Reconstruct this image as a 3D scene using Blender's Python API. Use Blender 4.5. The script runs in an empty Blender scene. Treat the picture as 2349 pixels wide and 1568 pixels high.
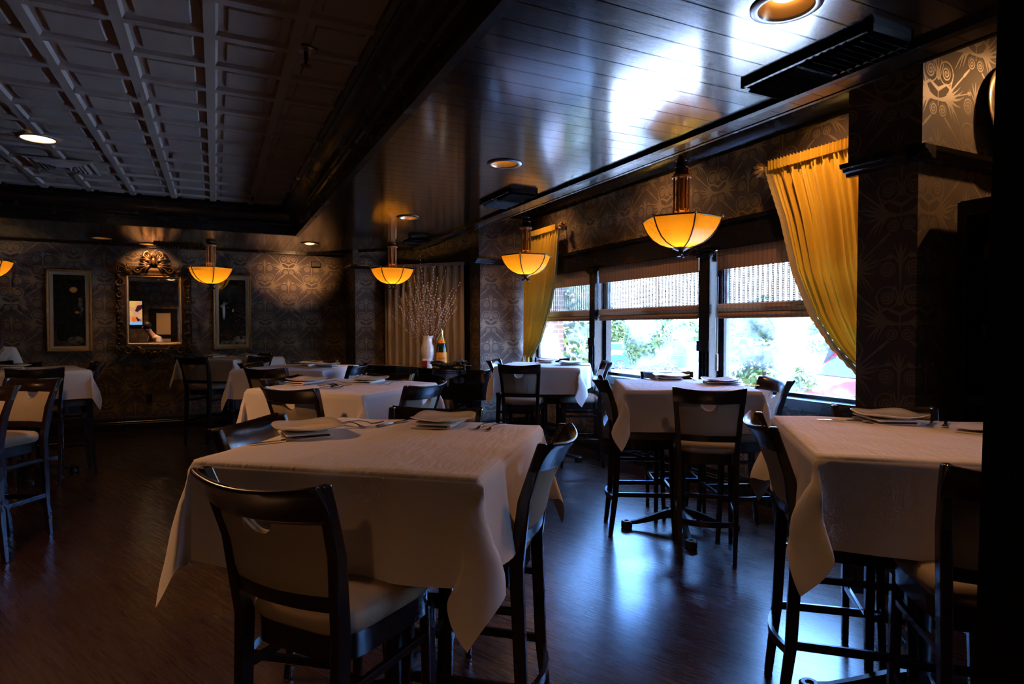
import bpy, math, random
from mathutils import Vector, Matrix
R = math.radians
sc = bpy.context.scene
COL = sc.collection
rnd = random.Random(7)

# ------------------------------------------------------------------ camera, world, sun, exposure
cam_d = bpy.data.cameras.new('camera'); cam = bpy.data.objects.new('camera', cam_d); COL.objects.link(cam)
cam_d.sensor_width = 36.0; cam_d.lens = 36.0 * 1400 / 2349
cam.location = (0, 0, 1.53)
_yaw = math.atan2(680, 1400); _pit = -math.atan2(34, 1400)
cam.rotation_euler = (math.pi/2 + _pit, 0, -_yaw)
cam_d.clip_start = 0.05; cam_d.clip_end = 400
sc.camera = cam

world = bpy.data.worlds.new('sky_world'); sc.world = world; world.use_nodes = True
wn = world.node_tree; wn.nodes.clear()
wo = wn.nodes.new('ShaderNodeOutputWorld'); wb = wn.nodes.new('ShaderNodeBackground')
wt = wn.nodes.new('ShaderNodeTexCoord'); wx = wn.nodes.new('ShaderNodeSeparateXYZ'); wr = wn.nodes.new('ShaderNodeValToRGB')
cr = wr.color_ramp
cr.elements[0].position = 0.0; cr.elements[0].color = (.50, .58, .66, 1)
cr.elements[1].position = 1.0; cr.elements[1].color = (.9, 1.8, 3.4, 1)
for pos, c in ((.12, (.62, .78, .96, 1)), (.28, (.60, 1.55, 4.2, 1))):
    e = cr.elements.new(pos); e.color = c
wn.links.new(wt.outputs['Generated'], wx.inputs[0]); wn.links.new(wx.outputs['Z'], wr.inputs[0])
wn.links.new(wr.outputs[0], wb.inputs[0]); wn.links.new(wb.outputs[0], wo.inputs[0])
wb.inputs[1].default_value = 3.4

sun_d = bpy.data.lights.new('sun', 'SUN'); sun = bpy.data.objects.new('sun', sun_d); COL.objects.link(sun)
sun_d.energy = 20.0; sun_d.angle = R(0.6); sun_d.color = (1.0, 0.95, 0.87)
sun.rotation_euler = Vector((0.10, 0.75, -1.0)).to_track_quat('-Z', 'Y').to_euler()
sun.location = (20, 0, 30)

vs = sc.view_settings
vs.view_transform = 'Standard'; vs.look = 'None'; vs.gamma = 1.0; vs.use_curve_mapping = False
vs.exposure = 1.5
sc.cycles.max_bounces = 8; sc.cycles.diffuse_bounces = 4; sc.cycles.glossy_bounces = 4
sc.cycles.transmission_bounces = 6; sc.cycles.transparent_max_bounces = 12
sc.cycles.sample_clamp_indirect = 6.0
sc.cycles.use_adaptive_sampling = True; sc.cycles.adaptive_threshold = 0.03; sc.cycles.adaptive_min_samples = 24
sc.cycles.caustics_reflective = False; sc.cycles.caustics_refractive = False
try:
    sc.cycles.use_denoising = True; sc.cycles.denoiser = 'OPENIMAGEDENOISE'
except Exception: pass

# ------------------------------------------------------------------ mesh helpers
class MB:
    def __init__(s): s.v = []; s.f = []
    def add(s, vs_, fs):
        n = len(s.v); s.v += [tuple(p) for p in vs_]; s.f += [tuple(i + n for i in f) for f in fs]; return s
    def box(s, x0, x1, y0, y1, z0, z1, M=None):
        p = [(x0,y0,z0),(x1,y0,z0),(x1,y1,z0),(x0,y1,z0),(x0,y0,z1),(x1,y0,z1),(x1,y1,z1),(x0,y1,z1)]
        if M is not None: p = [M @ Vector(q) for q in p]
        return s.add(p, [(0,3,2,1),(4,5,6,7),(0,1,5,4),(1,2,6,5),(2,3,7,6),(3,0,4,7)])
    def loops(s, rings, cap=True, closed=True):
        n = len(rings[0]); v = [p for r in rings for p in r]; f = []
        for i in range(len(rings)-1):
            for j in range(n if closed else n-1):
                k = (j+1) % n
                f.append((i*n+j, i*n+k, (i+1)*n+k, (i+1)*n+j))
        if cap and closed:
            f.append(tuple(reversed(range(n)))); f.append(tuple((len(rings)-1)*n + j for j in range(n)))
        return s.add(v, f)
    def lathe(s, prof, n=24, c=(0,0,0), cap=True, a0=0.0):
        rings = [[(c[0]+r*math.cos(a0+2*math.pi*j/n), c[1]+r*math.sin(a0+2*math.pi*j/n), c[2]+z) for j in range(n)] for r, z in prof]
        return s.loops(rings, cap)
    def tube(s, pts, r, n=8, cap=True):
        pts = [Vector(p) for p in pts]; rs = r if isinstance(r, (list, tuple)) else [r]*len(pts)
        rings = []; ref = None
        for i, p in enumerate(pts):
            t = (pts[min(i+1, len(pts)-1)] - pts[max(i-1, 0)])
            t = t.normalized() if t.length > 1e-9 else Vector((0,0,1))
            if ref is None: ref = Vector((0,0,1)) if abs(t.z) < .9 else Vector((1,0,0))
            u = (ref - t*ref.dot(t))
            if u.length < 1e-6: u = Vector((1,0,0)) - t*t.x
            u.normalize(); ref = u; w = t.cross(u)
            rings.append([p + (u*math.cos(2*math.pi*j/n) + w*math.sin(2*math.pi*j/n))*rs[i] for j in range(n)])
        return s.loops(rings, cap)
    def prism(s, poly, z0, z1):
        return s.loops([[(x,y,z0) for x,y in poly],[(x,y,z1) for x,y in poly]])
    def grid(s, fn, nu, nv):
        v = [fn(i/nu, j/nv) for j in range(nv+1) for i in range(nu+1)]
        f = [(j*(nu+1)+i, j*(nu+1)+i+1, (j+1)*(nu+1)+i+1, (j+1)*(nu+1)+i) for j in range(nv) for i in range(nu)]
        return s.add(v, f)
    def sphere(s, c, r, n=12, m=8, sx=1, sy=1, sz=1):
        rings = []
        for i in range(m+1):
            a = math.pi*i/m; rr = max(math.sin(a), 1e-3)
            rings.append([(c[0]+sx*r*rr*math.cos(2*math.pi*j/n), c[1]+sy*r*rr*math.sin(2*math.pi*j/n), c[2]-sz*r*math.cos(a)) for j in range(n)])
        return s.loops(rings)
    def bar(s, p, q, w, h):
        p = Vector(p); q = Vector(q); t = (q-p).normalized()
        u = t.cross(Vector((0,0,1))); u = u.normalized() if u.length > 1e-6 else Vector((1,0,0))
        k = u.cross(t)
        ring = lambda o: [o+u*w/2+k*h/2, o-u*w/2+k*h/2, o-u*w/2-k*h/2, o+u*w/2-k*h/2]
        return s.loops([ring(p), ring(q)])

def obj(name, mb, mat, parent=None, smooth=None, bevel=0, loc=None, rotz=0, sub=0):
    me = bpy.data.meshes.new(name); me.from_pydata(mb.v, [], mb.f); me.update()
    uv = me.uv_layers.new(name='UVMap'); d = uv.data
    for p in me.polygons:
        n = p.normal
        if abs(n.z) < 0.7:
            h = math.hypot(n.x, n.y) or 1; tx, ty = -n.y/h, n.x/h
            for li in p.loop_indices:
                co = me.vertices[me.loops[li].vertex_index].co; d[li].uv = (co.x*tx + co.y*ty, co.z)
        else:
            for li in p.loop_indices:
                co = me.vertices[me.loops[li].vertex_index].co; d[li].uv = (co.x, co.y)
    mats = mat if isinstance(mat, (list, tuple)) else [mat]
    for m in mats: me.materials.append(m)
    o = bpy.data.objects.new(name, me); COL.objects.link(o)
    if parent is not None: o.parent = parent
    if loc is not None: o.location = loc
    if rotz: o.rotation_euler[2] = rotz
    if smooth is not None:
        me.polygons.foreach_set('use_smooth', [True]*len(me.polygons))
        me.set_sharp_from_angle(angle=R(smooth))
    if bevel:
        b = o.modifiers.new('bevel', 'BEVEL'); b.width = bevel; b.segments = 2; b.limit_method = 'ANGLE'; b.angle_limit = R(35)
    if sub:
        b = o.modifiers.new('subsurf', 'SUBSURF'); b.levels = sub; b.render_levels = sub
    return o

def tag(o, label, cat, group=None):
    o['label'] = label; o['category'] = cat
    if group: o['group'] = group
    return o
def thing(name, label, cat, loc=(0,0,0), rotz=0, group=None):
    o = bpy.data.objects.new(name, None); COL.objects.link(o); o.empty_display_size = .1
    o.location = loc; o.rotation_euler = (0,0,rotz)
    return tag(o, label, cat, group)
def struct(name, mb, mat, parent=None, **k):
    o = obj(name, mb, mat, parent, **k)
    if parent is None: o['kind'] = 'structure'
    return o
def dup(root, loc, rotz, label, group=None, flip=False):
    def cp(o, par):
        c = o.copy(); COL.objects.link(c)
        if par is not None: c.parent = par
        for ch in kids[o]: cp(ch, c)
        return c
    kids = {}
    def walk(o):
        kids[o] = list(o.children)
        for ch in kids[o]: walk(ch)
    walk(root)
    c = cp(root, None); c.location = loc; c.rotation_euler = (0,0,rotz); c['label'] = label
    if group: c['group'] = group
    return c

# ------------------------------------------------------------------ node expression helper
class S:
    def __init__(s, nt, k): s.nt = nt; s.k = k
    def _b(s, op, *a, clamp=False):
        n = s.nt.nodes.new('ShaderNodeMath'); n.operation = op; n.use_clamp = clamp
        for i, x in enumerate((s,)+a):
            if isinstance(x, S): s.nt.links.new(x.k, n.inputs[i])
            else: n.inputs[i].default_value = x
        return S(s.nt, n.outputs[0])
    def __add__(s, o): return s._b('ADD', o)
    def __sub__(s, o): return s._b('SUBTRACT', o)
    def __mul__(s, o): return s._b('MULTIPLY', o)
    def __truediv__(s, o): return s._b('DIVIDE', o)
    def abs(s): return s._b('ABSOLUTE')
    def min(s, o): return s._b('MINIMUM', o)
    def max(s, o): return s._b('MAXIMUM', o)
    def mod(s, m): return s._b('FLOORED_MODULO', m)
    def madd(s, a, b): return s._b('MULTIPLY_ADD', a, b)
    def clamp(s): return s._b('ADD', 0.0, clamp=True)
    def sin(s): return s._b('SINE')
    def pow(s, e): return s._b('POWER', e)
    def step(s, a, b):   # smooth 0..1 as s goes a -> b
        n = s.nt.nodes.new('ShaderNodeMapRange'); n.interpolation_type = 'SMOOTHSTEP'
        s.nt.links.new(s.k, n.inputs[0]); n.inputs[1].default_value = a; n.inputs[2].default_value = b
        return S(s.nt, n.outputs[0])
class VV:
    def __init__(s, nt, k): s.nt = nt; s.k = k
    def _b(s, op, a=None, scale=None):
        n = s.nt.nodes.new('ShaderNodeVectorMath'); n.operation = op; s.nt.links.new(s.k, n.inputs[0])
        if isinstance(a, VV): s.nt.links.new(a.k, n.inputs[1])
        elif a is not None: n.inputs[1].default_value = a
        if scale is not None: n.inputs['Scale'].default_value = scale
        return n
    def sub(s, a): return VV(s.nt, s._b('SUBTRACT', a).outputs[0])
    def mul(s, a): return VV(s.nt, s._b('MULTIPLY', a).outputs[0])
    def dot(s, a): return S(s.nt, s._b('DOT_PRODUCT', a).outputs['Value'])
    def length(s): return S(s.nt, s._b('LENGTH').outputs['Value'])
    def sep(s):
        n = s.nt.nodes.new('ShaderNodeSeparateXYZ'); s.nt.links.new(s.k, n.inputs[0])
        return [S(s.nt, n.outputs[i]) for i in range(3)]
def comb(nt, x, y, z=0.0):
    n = nt.nodes.new('ShaderNodeCombineXYZ')
    for i, a in enumerate((x, y, z)):
        if isinstance(a, S): nt.links.new(a.k, n.inputs[i])
        else: n.inputs[i].default_value = a
    return VV(nt, n.outputs[0])
def capsule(p, a, b, r0, r1):
    nt = p.nt; bx, by = b[0]-a[0], b[1]-a[1]; L2 = bx*bx+by*by
    q = p.sub((a[0], a[1], 0))
    h = q.dot((bx/L2, by/L2, 0)).clamp()
    n = nt.nodes.new('ShaderNodeVectorMath'); n.operation = 'SCALE'; n.inputs[0].default_value = (bx, by, 0); nt.links.new(h.k, n.inputs['Scale'])
    d = q.sub(VV(nt, n.outputs[0])).length()
    return d - h.madd(r1-r0, r0)
def coord(nt, which='Object'):
    n = nt.nodes.new('ShaderNodeTexCoord'); return VV(nt, n.outputs[which])
def noise(nt, vec, scale, detail=3, rough=.5, out='Fac', dist=0):
    n = nt.nodes.new('ShaderNodeTexNoise'); nt.links.new(vec.k, n.inputs['Vector'])
    n.inputs['Scale'].default_value = scale; n.inputs['Detail'].default_value = detail; n.inputs['Roughness'].default_value = rough
    n.inputs['Distortion'].default_value = dist
    return S(nt, n.outputs[0]) if out == 'Fac' else n.outputs['Color']
def voro(nt, vec, scale, feature='F1'):
    n = nt.nodes.new('ShaderNodeTexVoronoi'); nt.links.new(vec.k, n.inputs['Vector']); n.inputs['Scale'].default_value = scale; n.feature = feature
    return S(nt, n.outputs['Distance']), n.outputs['Color']
def mixc(nt, fac, a, b):
    n = nt.nodes.new('ShaderNodeMix'); n.data_type = 'RGBA'
    if isinstance(fac, S): nt.links.new(fac.k, n.inputs[0])
    else: n.inputs[0].default_value = fac
    for i, c in ((6, a), (7, b)):
        if isinstance(c, (tuple, list)): n.inputs[i].default_value = (*c[:3], 1)
        else: nt.links.new(c, n.inputs[i])
    return n.outputs[2]
def mat(name, col=(.5,.5,.5), rough=.5, spec=.5, metal=0, coat=0, coat_r=.1, fn=None, **k):
    m = bpy.data.materials.new(name); m.use_nodes = True; nt = m.node_tree
    b = nt.nodes['Principled BSDF']
    b.inputs['Base Color'].default_value = (*col, 1); b.inputs['Roughness'].default_value = rough
    b.inputs['Specular IOR Level'].default_value = spec; b.inputs['Metallic'].default_value = metal
    b.inputs['Coat Weight'].default_value = coat; b.inputs['Coat Roughness'].default_value = coat_r
    for kk, vv in k.items(): b.inputs[kk.replace('_', ' ')].default_value = vv
    if fn: fn(nt, b)
    return m
def setc(nt, b, sock): nt.links.new(sock, b.inputs['Base Color'])
def setr(nt, b, s): nt.links.new(s.k, b.inputs['Roughness'])
def bump(nt, b, h, strength=.3, dist=.01):
    n = nt.nodes.new('ShaderNodeBump'); n.inputs['Strength'].default_value = strength; n.inputs['Distance'].default_value = dist
    nt.links.new(h.k, n.inputs['Height']); nt.links.new(n.outputs[0], b.inputs['Normal'])

# ------------------------------------------------------------------ materials
def _damask(nt, b):
    u, v, _ = coord(nt, 'UV').sep()
    P, H = 0.72, 0.62
    def motif(x, y):
        y = (y + .47).mod(H) - .47
        p = comb(nt, x, y)
        d = None
        def add(e):
            nonlocal d, p
            d = e if d is None else d.min(e)
            n = nt.nodes.new('ShaderNodeVectorMath'); n.operation = 'MULTIPLY_ADD'     # keeps the strokes evaluated one after another
            nt.links.new(d.k, n.inputs[0]); n.inputs[1].default_value = (0, 0, 1e-9); nt.links.new(p.k, n.inputs[2]); p = VV(nt, n.outputs[0])
        def spiral(cx, cy, r, pitch, w):
            q = p.sub((cx, cy, 0)); l = q.length(); qx, qy, _ = q.sep()
            th = qx._b('ARCTAN2', qy)
            t = (l.madd(1/pitch, 0.0) + th*(1/(2*math.pi))).mod(1.0) - .5
            line = t.abs()*pitch - w
            add(line.max(l - r))
        spiral(.074, 0, .047, .0165, .0046)
        q = p.sub((.073, -.16, 0)).length(); add((q - .064).abs() - .0042)
        spiral(.073, -.16, .040, .0175, .0052)
        spiral(.042, -.368, .036, .0155, .0044)
        for a, c, r0, r1 in [((0,.06),(0,-.08),.011,.004),
            ((0,.06),(0,.15),.012,.002), ((0,.05),(.036,.14),.009,.0015), ((0,.03),(.062,.10),.008,.0015),
            ((0,-.205),(0,-.075),.003,.004), ((.004,-.205),(.027,-.095),.0025,.004), ((.010,-.20),(.046,-.115),.0025,.004),
            ((0,-.258),(.075,-.222),.012,.007), ((.075,-.222),(.125,-.245),.007,.009), ((0,-.25),(0,-.345),.004,.004),
            ((.11,-.26),(.295,-.10),.006,.0045), ((.245,-.143),(.295,-.10),.009,.006), ((.13,-.28),(.297,-.236),.004,.0035), ((.29,-.236),(.302,-.236),.012,.012)]:
            add(capsule(p, a, c, r0, r1))
        qx, qy, _ = p.sub((.085, 0, 0)).sep(); bend = qx*qx
        p = comb(nt, qx + .085, bend*-3.2 + qy)                       # acanthus leaves curl upwards
        for a, c, r0, r1 in [((.0,-.335),(.095,-.29),.006,.017), ((.09,-.285),(.245,-.345),.014,.001), ((.09,-.285),(.235,-.30),.014,.001), ((.09,-.28),(.21,-.262),.013,.001), ((.095,-.275),(.175,-.225),.012,.001), ((.09,-.29),(.21,-.375),.012,.001), ((.10,-.27),(.145,-.165),.010,.003)]:
            add(capsule(p, a, c, r0, r1))
        p = comb(nt, qx + .085, bend*6.0 + qy)                        # lower leaves curl down
        for a, c, r0, r1 in [((.085,-.31),(.20,-.345),.017,.004), ((.12,-.325),(.165,-.385),.010,.001), ((.085,-.31),(.13,-.39),.012,.002)]:
            add(capsule(p, a, c, r0, r1))
        return d
    xa = (u + 0.36).mod(P) - .36; xa = xa.abs()
    da = motif(xa, v)
    db = motif(xa*-1.0 + .36 + da*1e-9, v + .31)
    m = da.min(db).step(.0022, -.0022)
    w = noise(nt, coord(nt, 'UV').mul((6, 90, 1)), 4.0, 3)
    base = mixc(nt, w, (.070,.053,.050), (.115,.087,.078))
    pat = mixc(nt, w, (.19,.148,.098), (.29,.225,.145))
    setc(nt, b, mixc(nt, m, base, pat))
    setr(nt, b, m*-.22 + .62)
    bump(nt, b, m + w*.5, .15, .002)
M_WALL = mat('damask_wallpaper', rough=.6, spec=.4, fn=_damask)

def _plank(axis):
    def fn(nt, b):
        c = coord(nt, 'Object'); x, y, z = c.sep(); k = y if axis == 'Y' else x
        t = ((k + .006).mod(.1365) - .068).abs()          # 0 mid plank .. .068 at seam
        seam = t.step(.0635, .0655)
        st = c.mul((3, 26, 1)) if axis == 'Y' else c.mul((26, 3, 1))
        g = noise(nt, st, 3.0, 6, .62, dist=.6); fine = noise(nt, c, 60, 3)
        setc(nt, b, mixc(nt, seam, (.010,.010,.012), (.001,.001,.001)))
        setr(nt, b, (g*.14 + .10).max(seam))
        nt.links.new(((seam*-1.0 + 1.0)*.75).k, b.inputs['Specular IOR Level'])
        bump(nt, b, (g*.55 + fine*.25) - seam*3.0, .35, .0016)
    return fn
M_PLANKY = mat('gloss_black_planks_across', rough=.22, spec=.62, coat=.8, coat_r=.11, fn=_plank('Y'))
M_PLANKX = mat('gloss_black_planks_along', rough=.22, spec=.62, coat=.8, coat_r=.11, fn=_plank('X'))
def _gl(nt, b):
    n = noise(nt, coord(nt).mul((1,1,1)), 9, 4); setr(nt, b, n*.15 + .18); bump(nt, b, noise(nt, coord(nt), 45, 3), .04, .001)
M_BLACK = mat('black_gloss_trim', (.009,.009,.011), .25, .5, fn=_gl)
M_BLACKM = mat('black_satin_trim', (.010,.010,.012), .45, .4, fn=_gl)
M_MATTE = mat('matte_black_paint', (.006,.006,.007), .9, .1, fn=lambda nt, b: setr(nt, b, noise(nt, coord(nt), 4, 2)*.1 + .85))
def _esp(nt, b):
    n = noise(nt, coord(nt).mul((1,1,.18)), 30, 5); setc(nt, b, mixc(nt, n, (.007,.0035,.003), (.018,.008,.0055))); setr(nt, b, n*.05 + .24)
M_WOOD = mat('espresso_wood', rough=.27, spec=.5, coat=.35, coat_r=.15, fn=_esp)
def _seat(nt, b):
    n = noise(nt, coord(nt), 220, 3); setc(nt, b, mixc(nt, n, (.30,.235,.165), (.40,.32,.235))); bump(nt, b, n, .25, .001)
M_VINYL = mat('beige_upholstery', rough=.55, spec=.35, fn=_seat)
def _pnl(nt, b):
    c = coord(nt); n = noise(nt, c.mul((1,1,1)), 260, 2); setc(nt, b, mixc(nt, n, (.30,.25,.19), (.46,.39,.30))); bump(nt, b, n, .3, .001)
M_PANEL = mat('beige_woven_back', rough=.7, spec=.25, fn=_pnl)
def _cloth(nt, b):
    c = coord(nt); w = noise(nt, c.mul((5.0,1.3,1)), 5.5, 4, .55, dist=.8); w2 = noise(nt, c.mul((9,2.2,3)), 7, 3); th = noise(nt, c, 500, 1)
    setc(nt, b, mixc(nt, th, (.66,.61,.58), (.74,.69,.66)))
    _, _, z = c.sep(); top = z.step(1.085, 1.098)
    bump(nt, b, (w*1.0 + w2*.35)*(top*.9 + .1) + th*.02, .6, .013)
M_CLOTH = mat('white_linen', rough=.85, spec=.25, fn=_cloth, Sheen_Weight=.15)
def _nap(nt, b):
    th = noise(nt, coord(nt), 400, 2); bump(nt, b, th, .2, .001)
M_NAPKIN = mat('white_napkin', (.74,.70,.68), .85, .25, fn=_nap)
def _chn(nt, b): bump(nt, b, noise(nt, coord(nt), 14, 2), .05, .004)
M_CHINA = mat('white_china', (.74,.69,.62), .18, .5, coat=.5, coat_r=.06, fn=_chn)
def _stl(nt, b): setr(nt, b, noise(nt, coord(nt), 60, 2)*.12 + .12)
M_STEEL = mat('polished_steel', (.62,.62,.65), .18, .5, metal=1, fn=_stl)
def _flr(nt, b):
    c = coord(nt, 'Object'); a = R(25); ca, sa = math.cos(a), math.sin(a)
    al = c.dot((-sa, ca, 0)); ac = c.dot((ca, sa, 0))
    row = (ac*(1/.15))._b('FLOOR'); t = ((ac).mod(.15) - .075).abs(); seam = t.step(.0732, .0745)
    al2 = al + row*.437; t2 = (al2.mod(1.2) - .6).abs(); seam = seam.max(t2.step(.5975, .599))
    pid = ((row*12.9898 + (al2*(1/1.2))._b('FLOOR')*78.233).sin()*43758.5).mod(1.0)
    g = noise(nt, comb(nt, al*2.2 + pid*9.0, ac*75, 0.0), 1.0, 5, .65)
    col = mixc(nt, g, (.012,.004,.003), (.026,.0085,.006)); col = mixc(nt, pid*.45, col, (.016,.005,.004)); col = mixc(nt, seam, col, (.004,.002,.002))
    setc(nt, b, col); setr(nt, b, g*.20 + .18); bump(nt, b, g*1.0 - seam*1.5, .2, .0006)
M_FLOOR = mat('dark_red_brown_plank_floor', rough=.35, spec=.9, coat=1.0, coat_r=.25, fn=_flr)
def _cpt(nt, b):
    c = coord(nt); n = noise(nt, c, 4, 4); setc(nt, b, mixc(nt, n, (.25,.22,.21), (.30,.265,.25))); bump(nt, b, noise(nt, c, 240, 2), .1, .001)
M_TILE = mat('pressed_ceiling_tile', rough=.75, spec=.3, fn=_cpt)
def _blind(nt, b):
    c = coord(nt); x, y, z = c.sep()
    k = ((z*(2*math.pi/.0085)).sin()*.5 + .5); n = noise(nt, c.mul((1, 3, 60)), 5, 4); yv = ((y*(2*math.pi/.05)).sin()*.5 + .5).step(.8, 1.0)
    col = mixc(nt, n, (.26,.14,.075), (.52,.31,.17)); setc(nt, b, mixc(nt, yv*.5, col, (.10,.055,.03))); bump(nt, b, k + n*.6, .6, .003)
    out = nt.nodes['Material Output']; tl = nt.nodes.new('ShaderNodeBsdfTranslucent'); tl.inputs[0].default_value = (.20,.10,.045,1); mx = nt.nodes.new('ShaderNodeMixShader'); mx.inputs[0].default_value = .34
    nt.links.new(b.outputs[0], mx.inputs[1]); nt.links.new(tl.outputs[0], mx.inputs[2]); nt.links.new(mx.outputs[0], out.inputs[0])
M_REED = mat('woven_reed', rough=.8, spec=.2, fn=_blind)
def _reedsee(nt, b):
    out = nt.nodes['Material Output']; tr = nt.nodes.new('ShaderNodeBsdfTransparent'); mx = nt.nodes.new('ShaderNodeMixShader')
    _, _, z = coord(nt).sep(); k = ((z*(2*math.pi/.0085)).sin()*.5 + .5).step(.62, .95)
    nt.links.new((k*.6 + .12).k, mx.inputs[0]); nt.links.new(tr.outputs[0], mx.inputs[1]); nt.links.new(b.outputs[0], mx.inputs[2]); nt.links.new(mx.outputs[0], out.inputs[0])
M_REEDSEE = mat('open_reed_weave', (.16,.10,.06), .8, .2, fn=_reedsee)
def _gold(nt, b):
    c = coord(nt); n = noise(nt, c.mul((6,6,1)), 14, 4); th = noise(nt, c, 420, 2); setc(nt, b, mixc(nt, n, (.56,.37,.02), (.70,.47,.035))); bump(nt, b, th, .15, .001)
    out = nt.nodes['Material Output']; tl = nt.nodes.new('ShaderNodeBsdfTranslucent'); tl.inputs[0].default_value = (.55,.28,.02,1)
    mx = nt.nodes.new('ShaderNodeMixShader'); mx.inputs[0].default_value = .06
    nt.links.new(b.outputs[0], mx.inputs[1]); nt.links.new(tl.outputs[0], mx.inputs[2]); nt.links.new(mx.outputs[0], out.inputs[0])
M_GOLD = mat('gold_satin', rough=.5, spec=.4, fn=_gold, Sheen_Weight=.3)
def _fr(nt, b): bump(nt, b, noise(nt, coord(nt), 300, 2), .8, .004)
M_FRINGE = mat('gold_fringe', (.45,.36,.18), .8, .2, fn=_fr)
def _tan(nt, b):
    th = noise(nt, coord(nt), 300, 2); setc(nt, b, mixc(nt, th, (.44,.33,.19), (.56,.43,.26))); bump(nt, b, th, .2, .001)
M_TAN = mat('tan_drapery', rough=.75, spec=.25, fn=_tan)
def _shade(nt, b):
    out = nt.nodes['Material Output']; c = coord(nt, 'Object'); x, y, z = c.sep()
    v, _ = voro(nt, c.mul((1,1,1)), 26); ln = noise(nt, c.mul((1,1,.6)), 11, 2, dist=1.5)
    k = (ln - .5).abs().step(.010, .003)*(noise(nt, c, 5, 1).step(.52, .60)); dots = v.step(.10, .05)*(noise(nt, c, 13, 0).step(.55, .6))
    ink = k.max(dots)*.75
    n2 = noise(nt, c, 6, 3)
    col = mixc(nt, ink, mixc(nt, n2, (.92,.44,.03), (.95,.52,.055)), (.10,.03,.01))
    tl = nt.nodes.new('ShaderNodeBsdfTranslucent'); df = nt.nodes.new('ShaderNodeBsdfDiffuse'); gl = nt.nodes.new('ShaderNodeBsdfGlossy'); gl.inputs['Roughness'].default_value = .25
    a = nt.nodes.new('ShaderNodeMixShader'); a.inputs[0].default_value = .28; bmx = nt.nodes.new('ShaderNodeMixShader'); bmx.inputs[0].default_value = .035
    nt.links.new(col, tl.inputs[0]); nt.links.new(col, df.inputs[0])
    nt.links.new(tl.outputs[0], a.inputs[1]); nt.links.new(df.outputs[0], a.inputs[2]); nt.links.new(a.outputs[0], bmx.inputs[1]); nt.links.new(gl.outputs[0], bmx.inputs[2])
    nt.links.new(bmx.outputs[0], out.inputs[0])
M_SHADE = mat('amber_art_glass', fn=_shade)
def _cop(nt, b): setr(nt, b, noise(nt, coord(nt), 40, 2)*.2 + .28)
M_COPPER = mat('aged_copper', (.55,.24,.09), .4, .5, metal=.45, fn=_cop)
M_BRONZE = mat('dark_bronze', (.06,.032,.022), .4, .5, metal=.6, fn=_cop)
def emis(name, col, s):
    m = bpy.data.materials.new(name); m.use_nodes = True; nt = m.node_tree; nt.nodes.clear()
    o = nt.nodes.new('ShaderNodeOutputMaterial'); e = nt.nodes.new('ShaderNodeEmission'); e.inputs[0].default_value = (*col, 1); e.inputs[1].default_value = s
    nt.links.new(e.outputs[0], o.inputs[0]); return m
M_BULB = emis('lamp_glow', (1.0,.62,.24), 2.5)
def _gilt(nt, b):
    n = noise(nt, coord(nt), 26, 4); setc(nt, b, mixc(nt, n, (.36,.22,.08), (.70,.47,.19))); setr(nt, b, n*.25 + .28)
M_GILT = mat('antique_gilt', rough=.4, spec=.5, metal=.6, fn=_gilt)
M_AGILT = mat('dark_carved_gilt', (.085,.052,.028), .38, .5, metal=.6, fn=_cop)
M_LINER = mat('linen_liner', (.42,.37,.32), .6, .3, fn=_nap)
M_MIRROR = mat('mirror_silver', (.82,.82,.82), .012, .5, metal=1, fn=lambda nt, b: setr(nt, b, noise(nt, coord(nt), 3, 1)*.008 + .004))
def _glass(nt, b):
    out = nt.nodes['Material Output']; nt.nodes.remove(b)
    c = coord(nt, 'Object')
    tr = nt.nodes.new('ShaderNodeBsdfTransparent'); tr.inputs[0].default_value = (.95,.97,.98,1)
    gl = nt.nodes.new('ShaderNodeBsdfGlossy'); gl.inputs['Roughness'].default_value = .02
    tl = nt.nodes.new('ShaderNodeBsdfTranslucent'); tl.inputs[0].default_value = (.95,.97,1,1)
    fr = nt.nodes.new('ShaderNodeFresnel'); fr.inputs['IOR'].default_value = 1.4
    ge = nt.nodes.new('ShaderNodeNewGeometry'); frv = S(nt, fr.outputs[0])*(S(nt, ge.outputs['Backfacing'])*-1.0 + 1.0)*.8
    a = nt.nodes.new('ShaderNodeMixShader'); d = nt.nodes.new('ShaderNodeMixShader')
    sm = noise(nt, c.mul((1, .55, .8)), 1.6, 4, .55, dist=1.2).step(.42, .72); stre = noise(nt, c.mul((1, 1.2, 1)), 16, 4)
    nt.links.new((sm*(stre*.14 + .06)).k, d.inputs[0])  # milky smears imitate veiling glare and reflections on the panes
    nt.links.new(tr.outputs[0], d.inputs[1]); nt.links.new(tl.outputs[0], d.inputs[2])
    nt.links.new(frv.k, a.inputs[0]); nt.links.new(d.outputs[0], a.inputs[1]); nt.links.new(gl.outputs[0], a.inputs[2]); nt.links.new(a.outputs[0], out.inputs[0])
M_GLASS = mat('glare_smeared_window_glass', fn=_glass)
def _brk(nt, b):
    n = nt.nodes.new('ShaderNodeTexBrick'); u, v, _ = coord(nt, 'UV').sep(); nt.links.new(comb(nt, u, v).k, n.inputs['Vector'])
    n.inputs['Scale'].default_value = 1.0; n.inputs['Brick Width'].default_value = .21; n.inputs['Row Height'].default_value = .075; n.inputs['Mortar Size'].default_value = .007
    n.inputs['Color1'].default_value = (.22,.09,.055,1); n.inputs['Color2'].default_value = (.17,.07,.045,1); n.inputs['Mortar'].default_value = (.55,.48,.42,1)
    setc(nt, b, n.outputs[0])
M_BRICK = mat('red_brick', rough=.85, spec=.2, fn=_brk)
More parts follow.
